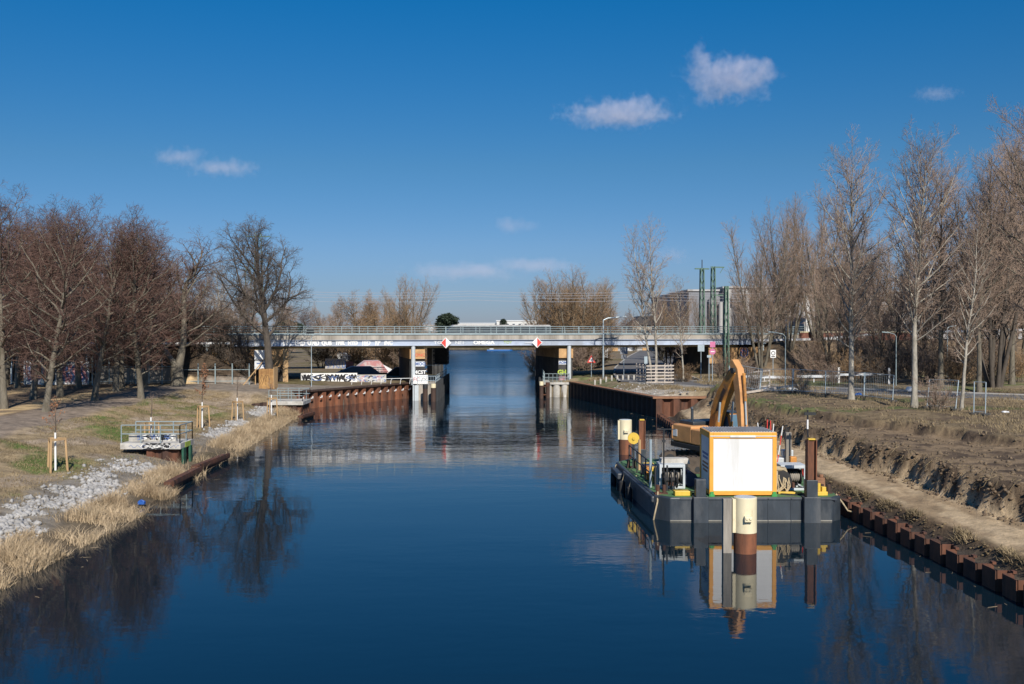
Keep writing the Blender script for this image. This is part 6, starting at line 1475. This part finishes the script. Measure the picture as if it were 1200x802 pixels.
# ------------------------------------------------------------------ masts, pylons, wires
def lattice(name, lab, x, y, z0, h, w0, w1, m, arms=(), group=None):
    t = thing(name, lab, 'mast', (x, y, z0), R(12), group)
    mb = MB()
    cs = ((-1, -1), (1, -1), (1, 1), (-1, 1))
    for sx, sy in cs: mb.bar((sx*w0/2, sy*w0/2, 0), (sx*w1/2, sy*w1/2, h), .10, .10)
    n = max(6, int(h/1.1))
    for i in range(n):
        f0, f1 = i/n, (i+1)/n; a, b2 = (w0+(w1-w0)*f0)/2, (w0+(w1-w0)*f1)/2
        for j in range(4):
            p, q = cs[j], cs[(j+1) % 4]
            if i % 2: p, q = q, p
            mb.bar((p[0]*a, p[1]*a, h*f0), (q[0]*b2, q[1]*b2, h*f1), .05, .05)
    mb.build('lattice', M[m], t)
    for (z, xl, xr) in arms: MB().bar((xl, 0, z), (xr, 0, z), .16, .16).build('crossarm', M[m], t)
    return t
MG = 'green lattice masts of the railway'
def mp(px, Y): return (px-600)/1200*Y
t = lattice('lattice_mast', 'green lattice mast with crossarm, leftmost of three before the factory', mp(822.5, 136), 136, 2.2, 13.8, .66, .40, 'mast', [(13.7, -1.0, 1.0)], MG); MB().bar((0, 0, 13.8), (0, 0, 14.9), .09, .09).build('spike', M['dark'], t)
t = lattice('lattice_mast', 'green lattice mast with single arm to the right, tallest in the middle of three', mp(835.5, 139), 139, 2.2, 14.2, .70, .40, 'mast', [(14.1, -.1, 1.6), (10.3, 0, 1.4)], MG); MB().bar((1.5, 0, 14.1), (1.0, 0, 13.3), .06, .06).build('stay', M['mast'], t)
t = lattice('lattice_mast', 'green lattice mast without arm standing before the bridge girder, rightmost of three', mp(851, 112), 112, gz(mp(851, 112), 112), 10.2, .50, .30, 'mast', [(10.0, -.2, .3)], MG)
lattice('lattice_pylon', 'tall thin green lattice pylon behind the boxed oak', mp(303, 175), 175, 2.2, 22, 2.2, .9, 'mast', [(21.5, -2, 2)])
lattice('lattice_pylon', 'shorter green lattice pylon beside the tall one behind the oak', mp(291, 185), 185, 2.2, 17, 1.8, .8, 'mast')
t = thing('overhead_wires', 'thin overhead railway wires crossing the sky above the bridge', 'wires', (0, 140, 0))
for py0, py1, Yw in ((341, 342, 138), (344, 345, 139), (352, 351, 138), (347, 348, 142)):
    A, B = D(330, py0, Yw-3), D(960, py1, Yw+9); pts = [A.lerp(B, i/24)-Vector((0, 140, 0)) for i in range(25)]
    for i in range(25): pts[i].z -= .28*(1-(((i % 8)-4)/4)**2)
    MB().tube(pts, .027, 4).build('wire', M['wire'], t)
# ------------------------------------------------------------------ far buildings
def bld(name, lab, px0, px1, ptop, Y, dpt, m, cat='building', z0=2.0, roof=None):
    x0, x1 = mp(px0, Y), mp(px1, Y); h = 8-z0-(ptop-385)/1200*Y
    t = thing(name, lab, cat, (x0, Y, z0)); MB().box(((x1-x0)/2, dpt/2, h/2), (x1-x0, dpt, h)).build('wall', M[m], t)
    if roof: MB().box(((x1-x0)/2, dpt/2, h+.2), (x1-x0+.6, dpt+.6, .4)).build('roof', M[roof], t)
    return t, x1-x0, h
def windows(t, wd, h, rows, cols, ww, wh, x0=1, z0=1.0, name='window', m='win'):
    for r in range(rows):
        for c in range(cols): MB().box((x0+(wd-2*x0)*(c+.5)/cols, -.02, z0+(h-z0)*(r+.5)/rows), (ww, .08, wh)).build(name, M[m], t)
t, wd, h = bld('factory_hall', 'big grey factory hall behind the masts', 807, 848, 341.5, 228, 60, 'fac_grey', roof='grey_roof')
for i in range(3): MB().cyl((wd*.62+i*2.2, -1.0, 0), (wd*.62+i*2.2, -1.0, h*.9-i), .55, n=10).build('silo_pipe', M['fac_pale'], t)
t, wd, h = bld('factory_hall', 'long pale streaked factory facade behind the poplar cluster', 848, 950, 338, 226, 60, 'fac_pale', roof='grey_roof')
for i in range(13): MB().box((wd*(i+.5)/13, -.15, h*.5), (.8, .3, h*.96)).build('pilaster', M['fac_grey' if i % 3 else 'render_white'], t)
windows(t, wd, h, 2, 9, 1.1, 2.2, z0=2)
t, wd, h = bld('long_building', 'long pale concrete building behind the white trunk and the tallest poplar', 950, 1230, 343, 240, 30, 'fac_pale', roof='grey_roof')
windows(t, wd, h, 3, 16, 1.8, 1.3, z0=5)
t, wd, h = bld('shed_facade', 'pale facade with white beam seen under the bridge at the end of the underpass road', 712, 800, 405, 262, 14, 'fac_pale', roof='render_white')
for i in range(5): MB().box((wd*(i+.5)/5, -.1, h*.45), (1.4, .2, h*.7)).build('gate', M['cont_side' if i % 2 else 'ochre'], t)
MB().box((wd/2, -.25, h*.86), (wd, .3, .5)).build('beam', M['white'], t)
t, wd, h = bld('underpass_wall', 'pale low wall along the left of the underpass road behind the bridge', 642, 662, 416, 175, 1, 'cont_side', cat='wall')
t, wd, h = bld('underpass_wall', 'white post and wall piece beyond the warning sign', 690, 712, 409, 200, 1, 'render_white', cat='wall')
t, wd, h = bld('glass_tower', 'dark green glass stair tower rising above the pale building', 969, 995, 315, 205, 8, 'hull', z0=2)
for i in range(3):
    for j in range(5): MB().box((wd*(i+.5)/3, -.04, h-1.5-j*2.5), (wd/3-.4, .1, 2.0)).build('glazing', M['win'], t)
MB().box((wd/2, 4, h+.15), (wd+.5, 8.4, .3)).build('roof', M['roof_dark'], t)
t, wd, h = bld('office_block', 'beige block with windows left of the masts', 780, 806, 374, 330, 20, 'beige', roof='render_white'); windows(t, wd, h, 2, 5, 1.0, 1.2, z0=4)
t, wd, h = bld('small_house', 'low house with dark roof right of the far poplar clump', 741, 776, 381, 300, 12, 'beige')
MB().ext([(-.5, h), (wd+.5, h), (wd*.75, h+2.6), (wd*.25, h+2.6)], 'y', -.5, 12.5).build('roof', M['roof_dark'], t)
t, wd, h = bld('white_warehouse', 'white flat warehouse far off above the railing, right part taller', 582, 629, 376.5, 520, 40, 'render_white', roof='cont_side'); windows(t, wd, h, 1, 6, 1.2, .9, z0=6)
t, wd, h = bld('white_warehouse', 'white lower warehouse far off beside the taller white one', 535, 582, 379.5, 525, 40, 'render_white', roof='cont_side'); windows(t, wd, h, 1, 9, 1.6, .8, z0=6)
t, wd, h = bld('white_warehouse', 'low pale shed far off behind the round pine', 497, 560, 382, 420, 30, 'cont_side', roof='grey_roof')
t, wd, h = bld('pale_shed', 'low pale shed far off left of the far poplar clump', 628, 642, 380.5, 500, 30, 'beige', roof='grey_roof')
# far shore wood and the boat
rng = random.Random(21)
for i in range(26):
    px = 380+i*16+rng.uniform(-6, 6); Y = 395+rng.uniform(0, 70); h = rng.uniform(5, 7.5)
    if 520 < px < 640: h *= .72
    px_tree('bush2' if i % 2 else 'bush1', 'shore_bush', 'small bare bush in the row on the far canal shore', 'shrub', px, Y, h, group='bushes on the far shore', wide=1.7, twig=M['twig_brown'])
t = thing('far_wood', 'bare brown wood along the far horizon', 'wood'); t['kind'] = 'stuff'
for i in range(70):
    px = -150+i*21+rng.uniform(-8, 8)
    if 480 < px < 650 : continue
    Y = 330+rng.uniform(0, 200); h = 5.7+Y*rng.uniform(8, 30)/1200; H, parts = PROTO['wild' if i % 3 else 'linden3']
    for pn, me_ in parts:
        o = bpy.data.objects.new('wood_trunk' if pn == 'trunk' else 'wood_crown', me_); COL.objects.link(o); o.parent = t; o.location = (mp(px, Y), Y, 2.0); k = h/H; o.scale = (k*1.6, k*1.6, k); o.rotation_euler.z = i
t = thing('barge_boat', 'blue hulled boat moored at the far end of the canal', 'boat', (mp(584, 362), 362, 0))
MB().prism([(-4, -1.2), (4, -1.2), (5, 0), (4, 1.2), (-4, 1.2)], -.2, .5).build('hull', M['brown_boat'], t, bevel=.05)
MB().box((0, 0, .54), (8.2, 2.2, .08)).build('deck_edge', M['fac_grey'], t); MB().box((-2.4, 0, .72), (1.4, 1.4, .28)).build('hatch', M['cont_side'], t, bevel=.03)
# things seen on the bridge
for s_, m_, lab, d_ in ((-27.2, 'blue', 'small blue panel tied behind the bridge railing right of the oak trunk', (.75, .06, .5)), (-22.8, 'dark', 'small dark bundle behind the bridge railing above the skate ground', (.9, .3, .6))):
    p = bpt(s_, .25, 7.26); tag(MB().box((0, 0, d_[2]/2+.05), d_, taper=.8).build('railing_panel', M[m_], None, bevel=.02, loc=p, rz=BR), lab, 'panel')
rb = thing('railway_bridge', 'plain rail bridge hidden behind the road bridge carrying the dark train', 'bridge', (0, 150, 0), BR)
MB().box((0, 2.5, 5.55), (96, 6, .7)).build('deck', M['concrete'], rb)
for x in (-46, -11, 6.6, 46): MB().box((x, 2.5, 2.4), (1.6, 5.6, 5.6)).build('pier', M['dark_wall'], rb)
p0 = Vector((-1.2*math.sin(BR)*0, 150, 0)); tc0 = rb.matrix_basis @ Vector((-9.5, 2.6, 5.9)) if False else Vector((-9.5*BX-2.6*BY, 150-9.5*BY+2.6*BX, 5.9))
tr_ = thing('train', 'long dark train with pale roof standing behind the centre span of the bridge', 'train', tc0, BR)
MB().ext([(0, .75), (15.8, .75), (15.8, 2.35), (.9, 2.35), (0, 1.7)], 'y', -1.3, 1.3).build('body', M['hull'], tr_, bevel=.08)
MB().ext([(.8, 2.36), (15.8, 2.36), (15.6, 2.62), (1.3, 2.62)], 'y', -1.2, 1.2).build('roof', M['grey_roof'], tr_, bevel=.05)
for i in range(7): MB().box((2.2+i*1.95, -1.31, 1.85), (1.3, .03, .6)).build('window', M['win'], tr_)
for i in range(4): MB().cyl((1.8+i*4.2, -.8, .42), (1.8+i*4.2, .8, .42), .42, n=16).build('wheelset', M['dark'], tr_)
# ------------------------------------------------------------------ clouds
def cloud(lab, blobs, Y, seed, dens=.03):
    # blobs: (px, py, half width px, half height px)
    cpx = sum(b[0] for b in blobs)/len(blobs); cpy = sum(b[1] for b in blobs)/len(blobs); c = D(cpx, cpy, Y)
    W = max(abs(b[0]-cpx)+b[2] for b in blobs)*Y/1200*1.25; H = max(abs(b[1]-cpy)+b[3] for b in blobs)*Y/1200*1.35; Dp = W*.7
    bm = bmesh.new(); bmesh.ops.create_icosphere(bm, subdivisions=3, radius=1)
    for v_ in bm.verts: v_.co = (v_.co.x*W, v_.co.y*Dp, v_.co.z*H)
    me = bpy.data.meshes.new('cloud'); bm.to_mesh(me); bm.free()
    o = bpy.data.objects.new('cloud', me); COL.objects.link(o); o.location = c
    m = bpy.data.materials.new('cloud_vapour'); m.use_nodes = True; n, l = m.node_tree.nodes, m.node_tree.links; n.remove(n['Principled BSDF'])
    pv = n.new('ShaderNodeVolumePrincipled'); pv.inputs['Color'].default_value = (.78, .80, .93, 1); pv.inputs['Anisotropy'].default_value = -.15
    l.new(pv.outputs[0], n['Material Output'].inputs['Volume'])
    tc = n.new('ShaderNodeTexCoord')
    nz = n.new('ShaderNodeTexNoise'); nz.inputs['Scale'].default_value = 4.2/H*.6; nz.inputs['Detail'].default_value = 9; nz.inputs['Roughness'].default_value = .68
    ad = n.new('ShaderNodeVectorMath'); ad.inputs[1].default_value = (seed*37.1, 0, 0); l.new(tc.outputs['Object'], ad.inputs[0]); l.new(ad.outputs[0], nz.inputs[0])
    tot = None
    for b in blobs:
        sb = n.new('ShaderNodeVectorMath'); sb.operation = 'SUBTRACT'; q = D(b[0], b[1], Y)-c; sb.inputs[1].default_value = q; l.new(tc.outputs['Object'], sb.inputs[0])
        dv = n.new('ShaderNodeVectorMath'); dv.operation = 'DIVIDE'; dv.inputs[1].default_value = (b[2]*Y/1200, max(b[2]*.6, b[3])*Y/1200, b[3]*Y/1200); l.new(sb.outputs[0], dv.inputs[0])
        ln = n.new('ShaderNodeVectorMath'); ln.operation = 'LENGTH'; l.new(dv.outputs[0], ln.inputs[0])
        s1 = n.new('ShaderNodeMath'); s1.operation = 'SUBTRACT'; s1.inputs[0].default_value = 1; l.new(ln.outputs['Value'], s1.inputs[1])
        if tot is None: tot = s1.outputs[0]
        else:
            mx = n.new('ShaderNodeMath'); mx.operation = 'MAXIMUM'; l.new(tot, mx.inputs[0]); l.new(s1.outputs[0], mx.inputs[1]); tot = mx.outputs[0]
    # density = clamp(shape*1.1 + (noise-.5)*2.6 - .1)
    a1 = n.new('ShaderNodeMath'); a1.operation = 'MULTIPLY_ADD'; l.new(nz.outputs[0], a1.inputs[0]); a1.inputs[1].default_value = 3.6; a1.inputs[2].default_value = -1.95
    a2 = n.new('ShaderNodeMath'); a2.operation = 'MULTIPLY_ADD'; l.new(tot, a2.inputs[0]); a2.inputs[1].default_value = 1.1; l.new(a1.outputs[0], a2.inputs[2])
    a3 = n.new('ShaderNodeClamp'); l.new(a2.outputs[0], a3.inputs[0])
    a4 = n.new('ShaderNodeMath'); a4.operation = 'MULTIPLY'; l.new(a3.outputs[0], a4.inputs[0]); a4.inputs[1].default_value = dens; l.new(a4.outputs[0], pv.inputs['Density'])
    me.materials.append(m); tag(o, lab, 'cloud', 'small white clouds')
cloud('brightest puffy cloud, upper right above the others', [(853, 93, 55, 30), (822, 75, 22, 24), (880, 88, 36, 24)], 2600, 1, .018)
cloud('flat based white cloud left of the brightest one', [(724, 134, 70, 17), (752, 125, 34, 16)], 2600, 2, .016)
cloud('faint ragged cloud above the left bank trees', [(212, 184, 38, 13), (262, 197, 46, 13)], 2600, 3, .009)
cloud('tiny wisp of cloud at the far upper right', [(1098, 110, 30, 10)], 2600, 4, .008)
cloud('small pinkish cloud behind the pale poplar pair', [(785, 300, 26, 12)], 3200, 5, .006)
cloud('thin low cloud bank near the horizon above the bridge', [(545, 318, 80, 13), (615, 312, 60, 11), (598, 264, 34, 10)], 3800, 6, .0042)
